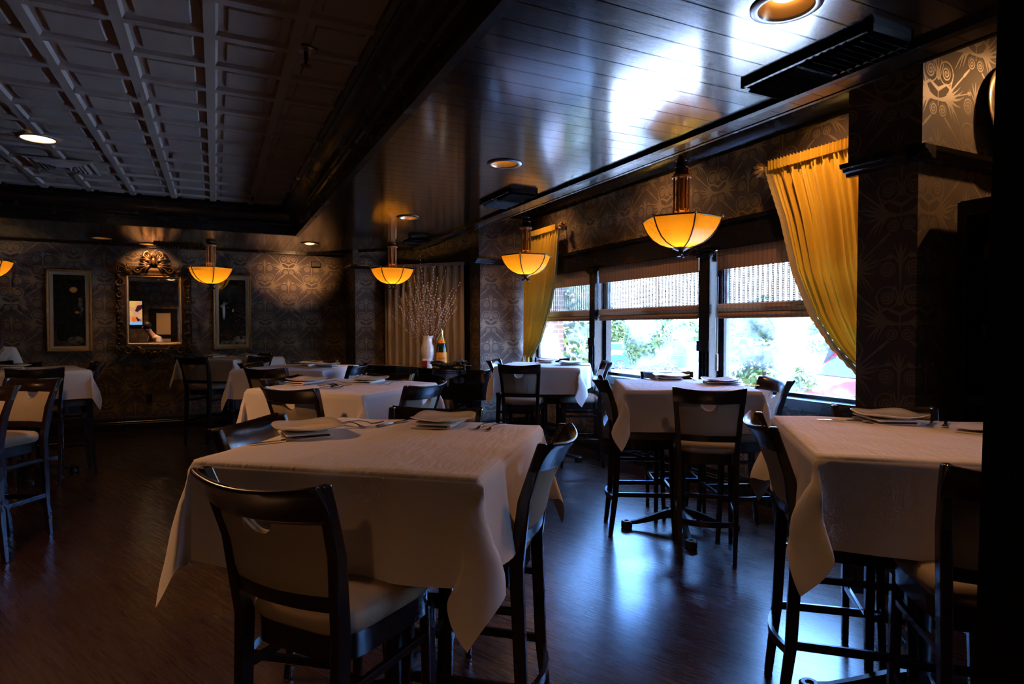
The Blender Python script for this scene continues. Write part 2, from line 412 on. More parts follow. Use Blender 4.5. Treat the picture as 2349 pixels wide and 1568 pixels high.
def _leaf(nt, b):
    n = noise(nt, coord(nt), 5, 3); setc(nt, b, mixc(nt, n, (.012,.026,.006), (.05,.08,.014)))
    out = nt.nodes['Material Output']; tl = nt.nodes.new('ShaderNodeBsdfTranslucent'); tl.inputs[0].default_value = (.07,.11,.015,1); mx = nt.nodes.new('ShaderNodeMixShader'); mx.inputs[0].default_value = .3
    nt.links.new(b.outputs[0], mx.inputs[1]); nt.links.new(tl.outputs[0], mx.inputs[2]); nt.links.new(mx.outputs[0], out.inputs[0])
M_LEAF = mat('foliage', rough=.5, spec=.4, fn=_leaf)
def _asp(nt, b):
    n = noise(nt, coord(nt), 1.5, 5); setc(nt, b, mixc(nt, n, (.50,.49,.48), (.62,.61,.59)))
M_ASPHALT = mat('sunlit_parking_concrete', rough=.9, spec=.2, fn=_asp)
def flat(name, c, r=.4, s=.5, **k):
    return mat(name, c, r, s, fn=lambda nt, b: bump(nt, b, noise(nt, coord(nt), 30, 2), .03, .002), **k)
M_TRUNK = flat('bark', (.10,.07,.05), .9, .2)
M_IRON = flat('black_cast_iron', (.012,.012,.013), .38, .5)
M_RUB = flat('tyre_rubber', (.02,.02,.022), .8, .3)
M_RED = flat('maroon_card', (.16,.012,.014), .5, .4)
M_WHITE = flat('white_plastic', (.7,.7,.66), .5, .4)
M_SKIN = flat('skin', (.48,.28,.20), .55, .4)
# ------------------------------------------------------------------ setting
import bmesh
XW = 4.24; XN = 5.30; YB = 10.55; XL = -5.5; YR = -2.6; ZS = 2.73; ZT = 3.04; ZC = 3.30
b = MB(); b.box(XL-.15, XW+.16, YR-.15, YB+.15, -.12, 0); b.box(XW+.16, XN+.16, YR-.15, 2.42, -.12, 0); struct('floor', b, M_FLOOR)
b = MB(); b.box(XL-.15, XW+.6, YR-.15, YB+.15, 3.40, 3.55); b.box(XW+.6, XN+.5, YR-.15, 2.45, 3.40, 3.55); struct('roof_slab', b, M_BLACKM)
b = MB().box(XL-.15, 2.60, YB, YB+.15, 0, 3.4); struct('wall_back', b, M_WALL)
b = MB().box(XL-.15, XL, YR-.15, YB, 0, 3.4); struct('wall_left', b, M_WALL)
b = MB().box(XL, XN+.16, YR-.15, YR, 0, 3.4); struct('wall_rear', b, M_WALL)
WY0, WY1 = 2.20, 8.03; WZ0, WZ1 = 0.93, 2.36
VY0, VY1 = -2.45, -1.05  # opening of an unseen window added to brighten the tables
b = MB(); b.box(XN, XN+.16, VY1, 2.07, 0, 3.4); b.box(XN, XN+.16, YR, VY0, 0, 3.4); b.box(XN, XN+.16, VY0, VY1, 0, WZ0); b.box(XN, XN+.16, VY0, VY1, WZ1, 3.4); struct('wall_right_near', b, M_WALL); struct('wall_added_light_block', MB().box(3.97, XN, 1.18, 1.32, 0, 3.4), M_WALL)  # partition added out of view to keep window light off the pier
b = MB(); b.box(XW, XW+.16, WY0, 8.11, 0, WZ0); b.box(XW, XW+.16, WY0, 8.11, WZ1, 3.4); b.box(XW, XW+.16, WY1, 8.2, WZ0, WZ1)
struct('wall_right', b, M_WALL)
# bay end pier (faces the camera), its return and the angled niche wall
b = MB(); b.box(3.43, XW, 8.11, 8.40, 0, 2.49); b.box(3.39, XW, 8.07, 8.40, 2.49, 3.4); b.box(3.43, 3.62, 8.40, 8.66, 0, 3.4)
struct('wall_bay_end', b, M_WALL)
b = MB(); b.prism([(2.42,9.80),(3.43,8.62),(3.60,8.70),(2.60,9.95)], 0, 3.4); struct('wall_niche', b, M_WALL)
b = MB(); b.box(1.99, 2.42, 9.76, YB, 0, 2.49); b.box(1.95, 2.45, 9.72, YB, 2.49, 3.0); struct('wall_corner_pier', b, M_WALL)
b = MB(); b.box(3.50, XN+.16, 2.07, 2.42, 0, 2.49); b.box(3.46, XN+.16, 2.03, 2.46, 2.49, 3.4); struct('wall_window_pier', b, M_WALL)

def sheet(name, outer, holes, z, m, up=False):
    bm = bmesh.new(); es = []
    for lp in [outer]+holes:
        vs_ = [bm.verts.new((x, y, z)) for x, y in lp]
        es += [bm.edges.new((vs_[i], vs_[(i+1) % len(vs_)])) for i in range(len(vs_))]
    bmesh.ops.triangle_fill(bm, use_beauty=True, use_dissolve=False, edges=es)
    for f in bm.faces:
        f.normal_update()
        if f.normal.z > 0: f.normal_flip()
    b = MB(); b.v = [tuple(v.co) for v in bm.verts]; bm.verts.index_update(); b.f = [tuple(v.index for v in f.verts) for f in bm.faces]
    bm.free(); return struct(name, b, m)
circ = lambda x, y, r, n=28: [(x+r*math.cos(2*math.pi*i/n), y+r*math.sin(2*math.pi*i/n)) for i in range(n)]
DL = [(1.93, 1.63), (1.92, 4.08), (1.91, 6.52), (1.23, 9.14), (-1.37, 9.81), (-.85, 10.22), (1.93, -.85)]
RH = .098
sheet('ceiling_soffit_window_side', [(.95,YR),(2.90,YR),(2.90,9.24),(2.40,9.80),(.95,8.40)], [circ(x,y,RH) for x,y in (DL[0],DL[1],DL[2],DL[6])], ZS, M_PLANKY)
sheet('ceiling_soffit_back', [(XL,8.40),(.95,8.40),(2.40,9.80),(2.40,YB),(XL,YB)], [circ(x,y,RH) for x,y in DL[3:6]], ZS, M_PLANKX)
b = MB(); b.box(2.875, 2.90, YR, 9.24, ZS-.004, 3.05); struct('trim_soffit_fascia', b, M_BLACK)
sheet('ceiling_bay', [(2.88,YR),(XN+.1,YR),(XN+.1,2.3),(XW+.1,2.3),(XW+.1,8.3),(2.88,9.3)], [circ(x,y,RH) for x,y in ((3.62,3.05),(3.75,7.1),(3.62,5.05),(4.75,1.48))], ZC, M_BLACKM)
b = MB()
for p, q in (((2.69,YR,ZS-.012),(2.69,9.06,ZS-.012)), ((2.69,9.06,ZS-.012),(1.36,10.46,ZS-.012)), ((1.38,10.46,ZS-.012),(XL,10.46,ZS-.012))): b.bar(p, q, .045, .024)
struct('trim_soffit_bead', b, M_BLACKM)
# pressed tile ceiling: one mesh, raised panels are its surface pattern
b = MB(); cx, cy = .4093, .405
ix0 = int((XL+.012)/cx)-1
for i in range(ix0, 3):
    for j in range(-16, 14):
        x0 = -.012+cx*i; y0 = 3.577+cy*j; x1 = x0+cx; y1 = y0+cy
        if y0 > 8.6 or y1 < YR or x0 > 1.0: continue
        rings = []
        for ins, dz in ((0,0),(.027,0),(.040,.022),(.078,.022),(.086,.012),(.10,.012)):
            rings.append([(x0+ins,y0+ins,ZT+dz),(x0+ins,y1-ins,ZT+dz),(x1-ins,y1-ins,ZT+dz),(x1-ins,y0+ins,ZT+dz)])
        n = len(b.v); b.v += [p for r in rings for p in r]
        for k in range(len(rings)-1):
            for q in range(4): b.f.append((n+k*4+q, n+k*4+(q+1)%4, n+(k+1)*4+(q+1)%4, n+(k+1)*4+q))
        b.f.append(tuple(n+(len(rings)-1)*4+q for q in range(4)))
struct('ceiling', b, M_TILE)
# tray side mouldings
def mould(name, prof, p, q, n, m):
    """prof: (out, z) pairs, extruded p->q, out along n"""
    rings = [[(c[0]+n[0]*o, c[1]+n[1]*o, z) for o, z in prof] for c in (p, q)]
    return struct(name, MB().loops(rings), m, smooth=30)
PT = [(0,ZS-.012),(0,2.80),(.03,2.80),(.03,2.835),(.045,2.85),(.045,2.88),(.06,2.89),(.075,2.93),(.11,2.975),(.155,3.0),(.17,3.005),(.17,3.02),(.20,3.03),(.20,3.065),(-.05,3.065),(-.05,ZS-.012)]
mould('trim_tray_window_side', PT, (.95,YR), (.95,8.44), (-1,0), M_BLACK)
mould('trim_tray_back', PT, (XL,8.40), (.99,8.40), (0,-1), M_BLACK)
PC = [(0,3.12),(.02,3.12),(.022,3.15),(.05,3.17),(.10,3.24),(.11,3.26),(.11,3.30),(0,3.30)]
mould('trim_bay_crown', PC, (XW,2.46), (XW,8.11), (-1,0), M_BLACK)
mould('trim_bay_end_crown', PC, (3.39,8.07), (XW,8.07), (0,-1), M_BLACK)
mould('trim_pier_crown', PC, (3.46,2.0), (3.46,2.46), (-1,0), M_BLACK)
PL = [(0,2.445),(.015,2.445),(.02,2.462),(.045,2.47),(.05,2.485),(.075,2.49),(.08,2.515),(-.02,2.515),(-.02,2.445)]
mould('trim_ledge_window_pier', PL, (3.50,1.99), (3.50,2.49), (-1,0), M_BLACK)
mould('trim_ledge_pier_near_side', PL, (3.42,2.07), (XN,2.07), (0,-1), M_BLACK)
mould('trim_ledge_bay_end', PL, (3.35,8.11), (XW,8.11), (0,-1), M_BLACK)
mould('trim_ledge_corner_pier', PL, (1.91,9.76), (2.42,9.76), (0,-1), M_BLACK)
mould('trim_ledge_corner_pier_side', PL, (1.99,9.68), (1.99,YB), (-1,0), M_BLACK)
PB = [(0,0),(.028,0),(.028,.11),(.022,.115),(.022,.135),(.016,.142),(.016,.165),(.008,.19),(0,.19)]
for nm, p, q, n in (('back',(XL,YB),(1.99,YB),(0,-1)), ('right',(XW,2.42),(XW,8.11),(-1,0)), ('right_near',(XN,YR),(XN,2.07),(-1,0)), ('pier',(3.5,2.04),(3.5,2.45),(-1,0)), ('pier_near_side',(3.47,2.07),(XN,2.07),(0,-1)), ('left',(XL,YR),(XL,YB),(1,0)), ('bay_end',(3.4,8.11),(XW,8.11),(0,-1)), ('corner_pier',(1.96,9.76),(2.42,9.76),(0,-1)), ('rear',(XL,YR),(XN,YR),(0,1))):
    mould('baseboard_'+nm, PB, p, q, n, M_BLACK)
# window wall: header board, mullions with capitals, sill, sashes, panes
b = MB(); b.box(4.205, XW, 2.44, 8.09, 2.25, 2.50); b.box(4.185, XW, 2.44, 8.09, 2.475, 2.51); b.box(4.195, XW, 2.44, 8.09, 2.25, 2.27); struct('trim_window_header', b, M_BLACK)
b = MB(); b.box(4.16, XW+.1, WY0, 8.09, .885, .955); struct('trim_window_sill', b, M_BLACK)
b = MB(); b.box(4.20, XW+.005, 2.44, 8.09, .862, .885); struct('trim_under_sill', b, M_WOOD)
GX = 4.345
MUL = [(4.36, 4.50), (6.29, 6.41)]
for k, (y0, y1) in enumerate(MUL):
    b = MB(); b.box(4.18, 4.385, y0, y1, .955, 2.25); 
    for i in range(3): b.box(4.165, 4.185, y0+.022+i*.04, y0+.036+i*.04, 1.0, 1.30)
    b.box(4.165, 4.185, y0-.012, y1+.012, 1.30, 1.40)
    for i, (e, z0, z1) in enumerate(((.012,2.19,2.21),(.03,2.21,2.235),(.05,2.24,2.262),(.075,2.268,2.285))): b.box(4.165-e*.6, 4.21, y0-e, y1+e, z0, z1)
    struct('trim_mullion_%d' % (k+1), b, M_BLACK, bevel=.003)
WIN = [(2.20, 4.36), (4.50, 6.29), (6.41, 8.03), (VY0, VY1)]  # the last window is added behind the camera for its light
for k, (y0, y1) in enumerate(WIN):
    b = MB(); f = .05; GX = 4.345 if k < 3 else XN+.105
    b.box(GX-.03, GX+.05, y0, y0+f, .955, 2.30); b.box(GX-.03, GX+.05, y1-f, y1, .955, 2.30); b.box(GX-.03, GX+.05, y0+f, y1-f, .93, .985); b.box(GX-.03, GX+.05, y0+f, y1-f, 2.25, 2.36)
    w = struct('window_%d' % (k+1), b, M_BLACK, bevel=.004)
    obj('pane', MB().box(GX, GX+.006, y0+f, y1-f, .985, 2.25), M_GLASS, w)

# ------------------------------------------------------------------ outside the window
b = MB(); b.add([(4.45,-14,-.55),(60,-30,-1.6),(60,75,-1.6),(4.45,40,-.55),(4.45,-14,-.75),(60,-30,-1.8),(60,75,-1.8),(4.45,40,-.75)], [(0,1,2,3),(7,6,5,4)]); o = struct('ground_parking_lot', b, M_ASPHALT)
b = MB().box(4.42, 4.92, 8.28, 8.9, -.75, 3.5); struct('wall_outside_brick', b, M_BRICK)
b = MB().box(4.42, 4.75, 2.5, 8.9, 3.42, 3.62); struct('roof_eave', b, M_BLACKM)

def leaf_mesh(blobs, n, s, seed):
    r = random.Random(seed); b = MB()
    for _ in range(n):
        c, rr = r.choice(blobs); c = Vector(c)
        d = Vector((r.gauss(0,1), r.gauss(0,1), r.gauss(0,1))).normalized(); p = c + Vector((d.x*rr[0], d.y*rr[1], d.z*rr[2]))*(.55+.45*r.random()**.4)
        q = Matrix.Rotation(r.uniform(0,6.28), 4, d) ; u = q @ d.orthogonal().normalized(); w = d.cross(u)
        u = (u + d*r.uniform(-.7,.7)).normalized(); l = s*r.uniform(.7,1.4)
        b.add([p-u*l, p+w*l*.45, p+u*l, p-w*l*.45], [(0,1,2,3)])
    return b
def plant(name, label, cat, loc, blobs, n, s, seed, trunk=None, group=None):
    t = thing(name, label, cat, loc, 0, group)
    obj('foliage', leaf_mesh(blobs, n, s, seed), M_LEAF, t)
    tb = MB()
    for (p, q, r0) in (trunk or [((0,0,0),(0,0,blobs[0][0][2]*.9),.05)]): tb.tube([p, [(p[i]+q[i])/2 for i in range(3)], q], [r0, r0*.8, r0*.5])
    obj('trunk', tb, M_TRUNK, t)
    return t
plant('leafy_tree', 'leafy green tree close outside beside the brick corner', 'tree', (6.15,10.3,-.62), [((0,0,1.6),(.9,.95,1.3)),((.3,.2,2.7),(.8,.8,.9)),((-.1,-.3,.9),(.7,.7,.8))], 3800, .075, 3, [((0,0,0),(0,0,1.8),.07)])
plant('conifer_shrub', 'tall layered evergreen shrub outside behind the middle mullion', 'shrub', (8.9,7.9,-.65), [((0,0,2.3),(.45,.45,.45)),((-.1,.1,1.75),(.6,.6,.3)),((.1,-.1,1.25),(.75,.75,.28)),((0,0,.6),(.7,.7,.4))], 2600, .07, 4)
plant('round_bush', 'low round bush outside at the left of the centre pane', 'shrub', (9.8,11.8,-.7), [((0,0,.55),(.62,.62,.55))], 1300, .06, 5)
plant('low_bush', 'low bush outside at the foot of the evergreen shrub', 'shrub', (8.4,7.5,-.65), [((0,0,.4),(.55,.6,.35))], 900, .055, 6)
plant('small_tree', 'small tree in the lot at the left of the centre pane', 'tree', (15.5,19.5,-.85), [((0,0,1.7),(1.0,1.0,1.2))], 1500, .11, 7)
rr = random.Random(11)
for i, (x, y, h) in enumerate(((34,50,5.2),(40,47,3.8),(46,44,4.2),(47,35,3.6),(52,28,4.4),(45,56,5.5),(30,58,5.0),(52,22,3.8),(36,40.,3.4))):
    plant('lot_tree', ['broad tree at the back of the lot above the parked cars', 'distant tree behind the parking lot, right of the tents', 'far tree line beyond the lot seen through the panes'][i % 3], 'tree', (x, y, -1.3), [((0,0,h*.55),(2.6,2.6,h*.45)),((1.2,-1,h*.4),(2,2,h*.35))], 900, .28, 20+i, group='trees beyond the lot'+' abc'[i % 3])

def paint(c): return flat('car_paint', c, .3, .3, coat=.15, coat_r=.1)
M_CARG = flat('car_glass', (.02,.035,.05), .1, .25); M_HUB = flat('wheel_alloy', (.55,.55,.56), .35, .5, metal=.7); M_LAMP = flat('lamp_lens', (.75,.75,.72), .15, .6)
def car(name, label, loc, rotz, L, W, H, paintm, hood=.28, trunk=.12, wr=.33):
    """front at +Y"""
    t = thing(name, label, 'car', loc, rotz)
    zb, zm = .28, .28+(H-.28)*.50
    y0, y1 = -L/2, L/2
    prof = [(y0+.05,zb),(y0,zb+.2),(y0+.02,zm-.05),(y0+.15,zm),(y1-L*hood*.5,zm+.0),(y1-.25,zm-.1),(y1-.03,zm-.22),(y1,zb+.18),(y1-.08,zb)]
    rings = []
    for x, s in ((-W/2,.93),(-W/2+.06,1),(W/2-.06,1),(W/2,.93)):
        cz = (zb+zm)/2; rings.append([(x, y*(.985 if s < 1 else 1), cz+(z-cz)*s) for y, z in prof])
    obj('body', MB().loops(rings), paintm, t, smooth=40, bevel=.03)
    ya, yb_ = y0+L*trunk, y1-L*hood
    gp = [(ya-.12,zm-.02),(ya+.10,H-.06),(ya+.3,H),(yb_-L*.17,H),(yb_-L*.12,H-.05),(yb_+.12,zm-.02)]
    rings = [[(x, y, z) for y, z in gp] for x in (-W/2+.07, W/2-.07)]
    rings = [[(x*(1-.16*max(0,(z-zm)/(H-zm))), y, z) for (x, y, z) in r] for r in rings]
    obj('cabin', MB().loops(rings), paintm, t, smooth=40, bevel=.03)
    gb = MB()
    for sx in (-1, 1):
        x_ = lambda z: sx*((W/2-.065)*(1-.16*max(0,(z-zm)/(H-zm)))+.004)
        for a, c in ((ya+.18, (ya+yb_)/2-.05), ((ya+yb_)/2+.05, yb_-.12)):
            gb.add([(x_(zm+.04),a-.06,zm+.04),(x_(zm+.04),c+.05,zm+.04),(x_(H-.12),c-.16 if c > (ya+yb_)/2 else c,H-.12),(x_(H-.12),a+.05,H-.12)], [(0,1,2,3)])
    wx = (W/2-.18)
    gb.add([(-wx,yb_+.10,zm+.02),(wx,yb_+.10,zm+.02),(wx*.86,yb_-L*.12+.02,H-.08),(-wx*.86,yb_-L*.12+.02,H-.08)], [(0,1,2,3)])
    gb.add([(-wx,ya-.125,zm+.06),(wx,ya-.125,zm+.06),(wx*.86,ya+.07,H-.12),(-wx*.86,ya+.07,H-.12)], [(3,2,1,0)])
    obj('windows', gb, M_CARG, t)
    for sx in (-1, 1):
        for yy in (y0+L*.19, y1-L*.19):
            wb_ = MB(); c = (0,0,0)
            rg = [[(x, yy+r*math.cos(2*math.pi*k/24), wr+r*math.sin(2*math.pi*k/24)) for k in range(24)] for x, r in ((sx*(W/2-.22),wr*.9),(sx*(W/2-.20),wr),(sx*(W/2-.01),wr),(sx*(W/2+.01),wr*.9),(sx*(W/2-.01),wr*.68))]
            w = obj('wheel', wb_.loops(rg), M_RUB, t, smooth=40)
            hb = MB()
            for k in range(6):
                a = math.pi*k/3; hb.bar((sx*(W/2),yy,wr),(sx*(W/2),yy+wr*.66*math.cos(a),wr+wr*.66*math.sin(a)),.06,.03)
            hb.loops([[(sx*(W/2-.02), yy+r*math.cos(2*math.pi*k/20), wr+r*math.sin(2*math.pi*k/20)) for k in range(20)] for r in (wr*.69, wr*.62)], cap=False)
            obj('rim', hb, M_HUB, w)
        obj('headlight', MB().box(sx*(W/2-.38), sx*(W/2-.06), y1-.13, y1-.02, zm-.30, zm-.14) if sx > 0 else MB().box(-(W/2-.06), -(W/2-.38), y1-.13, y1-.02, zm-.30, zm-.14), M_LAMP, t, bevel=.02)
    obj('bumper', MB().box(-W/2+.02, W/2-.02, y1-.02, y1+.07, zb, zb+.2), paintm, t, bevel=.03)
    return t
car('red_car', 'red car parked closest outside the near window pane', (15.6,10.2,-.82), R(75), 4.7, 1.85, 1.85, paint((.10,.005,.006)), hood=.26, wr=.36)
car('blue_suv', 'blue-green utility vehicle parked mid lot behind the centre pane', (22.2,28.2,-1.02), R(55), 4.6, 1.85, 1.75, paint((.006,.035,.05)), hood=.24, trunk=.03, wr=.37)
car('silver_car', 'silver car parked farthest, behind the blue-green vehicle', (27.5,38.0,-1.10), R(48), 4.5, 1.8, 1.5, paint((.12,.12,.13)))
car('white_car', 'white car parked far off at the right of the silver car', (33.0,36.5,-1.15), R(40), 4.5, 1.8, 1.5, paint((.3,.3,.3)))
M_TENT = flat('white_canvas', (.8,.8,.8), .8, .2)
for x, y, lb in ((40,28.5,'white peaked tent canopy in the lot above the red car'),(35,40.5,'white peaked tent canopy in the lot behind the silver car')):
    t = thing('tent_canopy', lb, 'tent', (x,y,-1.35))
    b = MB(); b.add([(-1.6,-1.6,2.2),(1.6,-1.6,2.2),(1.6,1.6,2.2),(-1.6,1.6,2.2),(-.7,-.7,2.7),(.7,-.7,2.7),(.7,.7,2.7),(-.7,.7,2.7),(0,0,3.6)], [(0,1,5,4),(1,2,6,5),(2,3,7,6),(3,0,4,7),(4,5,8),(5,6,8),(6,7,8),(7,4,8)])
    b.box(-1.6,1.6,-1.62,-1.58,1.95,2.2); b.box(-1.6,1.6,1.58,1.62,1.95,2.2); b.box(-1.62,-1.58,-1.6,1.6,1.95,2.2); b.box(1.58,1.62,-1.6,1.6,1.95,2.2)
    obj('canopy', b, M_TENT, t)
    for sx in (-1.55,1.55):
        for sy in (-1.55,1.55): obj('leg', MB().tube([(sx,sy,0),(sx,sy,2.2)], .04), M_HUB, t)
M_POLE = flat('weathered_pole', (.16,.12,.09), .9, .2)
poles = [(38,20.5),(36,44)]
for i, (x, y) in enumerate(poles):
    t = thing('utility_pole', ['utility pole outside behind the near pane', 'utility pole far off behind the centre pane'][i], 'pole', (x,y,-1.3))
    obj('post', MB().tube([(0,0,0),(0,0,9)], .13), M_POLE, t); obj('crossarm', MB().box(-1,1,-.06,.06,7.6,7.75), M_POLE, t)
for i in range(4):
    z = 6.3-.5*(i % 4)-1.3; 
    pts = [(38+(36-38)*k/12, -6+(60+6)*k/12, z-1.2*math.sin(math.pi*((k/12*66 % 24)/24))) for k in range(13)]
    tag(obj('power_line', MB().tube(pts, .02, 5), M_RUB), ['topmost power line strung between the poles outside','second power line from the top outside','third power line from the top outside','lowest power line strung between the poles outside'][i], 'wire')
# ------------------------------------------------------------------ window dressing
def blind(y0, y1, label, zb=1.655):
    t = thing('woven_blind', label, 'blind', (4.265,(y0+y1)/2,2.25)); w = (y1-y0)/2
    M = lambda *a: MB().box(*a)
    def wavy(zt, zb_, x, th, fold=0):
        return MB().grid(lambda u, v: (x + fold*math.sin(v*math.pi*2.5)*.5 + .002*math.sin(u*60), -w+2*w*u, zt+(zb_-zt)*v), 60, 10)
    f = wavy(0, -.185, -.035, .0); o = obj('valance', f, M_REED, t); s = o.modifiers.new('solid','SOLIDIFY'); s.thickness = .006
    o = obj('open_weave', MB().grid(lambda u, v: (-.005, -w+.015+(2*w-.03)*u, -.17+(-.40)*v), 4, 4), M_REEDSEE, t)
    b = MB(); n = int(2*w/.052)
    for i in range(n):
        y = -w+.03+(2*w-.06)*i/(n-1)
        for k in (-.008, .008): b.tube([(-.008,y+k,-.17),(-.010,y+k+.002,-.37),(-.006,y+k,-.57)], .0028, 5)
        for k in range(26): b.box(-.011,-.006,y-.009,y+.009,-.18-k*.0150,-.186-k*.0150)
    obj('warp_strings', b, M_BRONZE, t)
    pr = [(-.005,-.50),(-.03,-.51),(-.042,-.545),(-.03,-.575),(-.012,-.58),(-.032,-.59),(-.044,-.607),(-.030,-.62),(-.015,-.617),(-.03,-.625),(-.036,-.64),(-.02,zb-2.25),(-.005,zb-2.25)]
    obj('folded_stack', MB().loops([[(x,y,z) for x,z in pr] for y in (-w,w)]), M_REED, t, smooth=40)
    obj('headrail', M(-.03,.03,-w,w,-.03,.0), M_WOOD, t)
    for k in (-1, 1): obj('bracket', M(-.02,.02,k*w-.012+k*.02,k*w+.012+k*.02,-.10,.0), M_WHITE, t)
    return t
blind(2.24, 4.31, 'woven reed blind half lowered in the nearest window bay')
blind(4.56, 6.27, 'woven reed blind half lowered in the middle window')
blind(6.47, 7.98, 'woven reed blind half lowered in the far window by the brick corner')
t = thing('blind_cord', 'white looped pull cord hanging beside the middle mullion', 'cord', (4.22,4.30,0))
obj('loop', MB().tube([(0,-.012,2.0),(-.004,-.014,1.6),(0,-.010,1.28)], .0022, 6).tube([(0,.012,2.0),(-.004,.014,1.6),(0,.010,1.28)], .0022, 6), M_WHITE, t)
obj('tassel', MB().box(-.008,.008,-.016,.016,1.12,1.28), M_WHITE, t, bevel=.006)

def interp(tab, z):
    for (z0, y0), (z1, y1) in zip(tab, tab[1:]):
        if z1 <= z <= z0:
            k = (z-z1)/(z0-z1); return y1+(y0-y1)*k
    return tab[-1][1] if z < tab[-1][0] else tab[0][1]
def swag(label, free, fixed, ztie, X, npl, rod_y0, rod_y1, fin_y, tail):
    t = thing('window_curtain', label, 'curtain', (X, fixed, 0))
    ztop = free[0][0]
    def P(u, v):
        z = ztop - (ztop-ztie)*v
        yf = interp(free, z); y = fixed + (yf-fixed)*u
        squeeze = max(0, (v-.75)/.25)
        amp = (.030*(1-.3*v) + .012*math.sin(u*23+1))*(1-.25*squeeze)
        hz = 0
        if v < .06: amp *= .45
        x = amp*math.sin(2*math.pi*npl*u + .5*math.sin(3*v+u*5)) + .010*math.sin(2*math.pi*npl*2.3*u+1.2)
        zz = z + .02*(1-u)*math.sin(v*6)*0
        return (x, y-fixed, zz)
    o = obj('drape', MB().grid(P, npl*14, 44), M_GOLD, t, smooth=80)
    fb = MB()
    for k in range(2):
        fb.grid(lambda u, v: (P(1.0, v)[0]+(.014 if k else -.014)*(1 if u > .5 else .2), P(1.0, v)[1]+math.copysign(.045, interp(free,ztop)-fixed)*u, P(1.0, v)[2]-.012*u+.006*math.sin(v*190)), 2, 130)
    obj('fringe', fb, M_FRINGE, t)
    hb = MB().grid(lambda u, v: (.016*math.sin(2*math.pi*npl*3*u)-.034, (free[0][1]-fixed)*u, ztop+.045-.075*v+.006*math.sin(u*npl*19)), npl*20, 4); obj('header_ruffle', hb, M_GOLD, t, smooth=80)
    y0, y1 = tail
    obj('tail', MB().grid(lambda u, v: (.035*math.sin(2*math.pi*4*u)*(.35+.65*v), (y0-fixed)+(y1-y0)*(u*(.45+.75*v)+.28*(1-v)), ztie+.03-(ztie-.25)*v), 40, 12), M_GOLD, t, smooth=80)
    zt = ztie+.02
    obj('tieback', MB().tube([(.06,y0-fixed,zt+.03),(-.07,(y0+y1)/2-fixed,zt-.02),(.05,y1-fixed,zt+.03)], .014, 8), M_FRINGE, t)
    tb = MB()
    for k in range(9): tb.tube([(-.07,(y0+y1)/2-fixed,zt),(-.08+.01*math.sin(k*2.1),(y0+y1)/2-fixed+.008*(k-4),zt-.09),(-.07,(y0+y1)/2-fixed+.012*(k-4),zt-.20)], .006, 5)
    obj('tassel', tb, M_FRINGE, t)
    r = thing('curtain_rod', label.split(' ')[0]+' bronze rod carrying the gold curtain'+(' by the window pier' if npl > 11 else ' at the far bay corner'), 'curtain rod', (X, rod_y0, ztop))
    obj('pole', MB().tube([(0,0,0),(0,rod_y1-rod_y0,0)], .016, 10), M_BRONZE, r)
    d = fin_y-rod_y0; sgn = math.copysign(1, rod_y1-rod_y0)
    fb = MB(); fb.sphere((0,d,0),.030); fb.sphere((0,d-sgn*.035,0),.02)
    for k in range(7):
        a = 2*math.pi*k/7; ca, sa = math.cos(a), math.sin(a)
        fb.tube([(0,d-sgn*.02,0),(ca*.045,d+sgn*.01,sa*.045),(ca*.05,d+sgn*.04,sa*.05),(ca*.025,d+sgn*.05,sa*.025)], [.014,.016,.012,.004], 6)
    obj('finial', fb, M_GILT, r, smooth=60)
    obj('bracket', MB().box(0, XW-X, d-sgn*.09-.01, d-sgn*.09+.01, -.02, .02), M_BRONZE, r)
    return t
swag('near gold satin curtain swept back behind the window pier', [(2.84,3.60),(2.40,3.44),(1.97,3.33),(1.63,3.17),(1.40,3.0),(1.27,2.86),(1.10,2.66)], 2.50, 1.12, 4.11, 12, 2.47, 3.62, 3.69, (2.50,2.66))
swag('far gold satin curtain swept back into the bay corner', [(2.85,7.08),(2.18,7.18),(1.83,7.32),(1.34,7.62),(1.12,7.87),(1.08,7.9)], 8.04, 1.09, 4.11, 10, 8.06, 7.04, 6.97, (8.03,7.86))

# tan drape closing the angled niche
n0 = Vector((2.46,9.60)); n1 = Vector((3.38,8.53)); nd = (n1-n0); nl = nd.length; nd /= nl; nn = Vector((-abs(nd.y), -abs(nd.x)))
t = thing('niche_curtain', 'tan pleated curtain closing the angled niche behind the piano', 'curtain', (n0.x, n0.y, 0), math.atan2(nd.y, nd.x))
def NP(u, v):
    k = u*11; fr = (k % 1.0); s = math.sin(2*math.pi*k)
    d = .035*math.copysign(abs(s)**.6, s)*(.35+.65*min(1, v*5))
    return (nl*u + .01*math.sin(2*math.pi*k+v*2), -.07+d, 2.46-2.42*v)
obj('drape', MB().grid(NP, 200, 18), M_TAN, t, smooth=70)
obj('header_band', MB().box(-.01, nl+.01, -.10, -.03, 2.455, 2.50), M_LINER, t)
obj('lining_panel', MB().box(-.05, nl+.05, .0, .04, 0, 2.46), M_BLACKM, t)

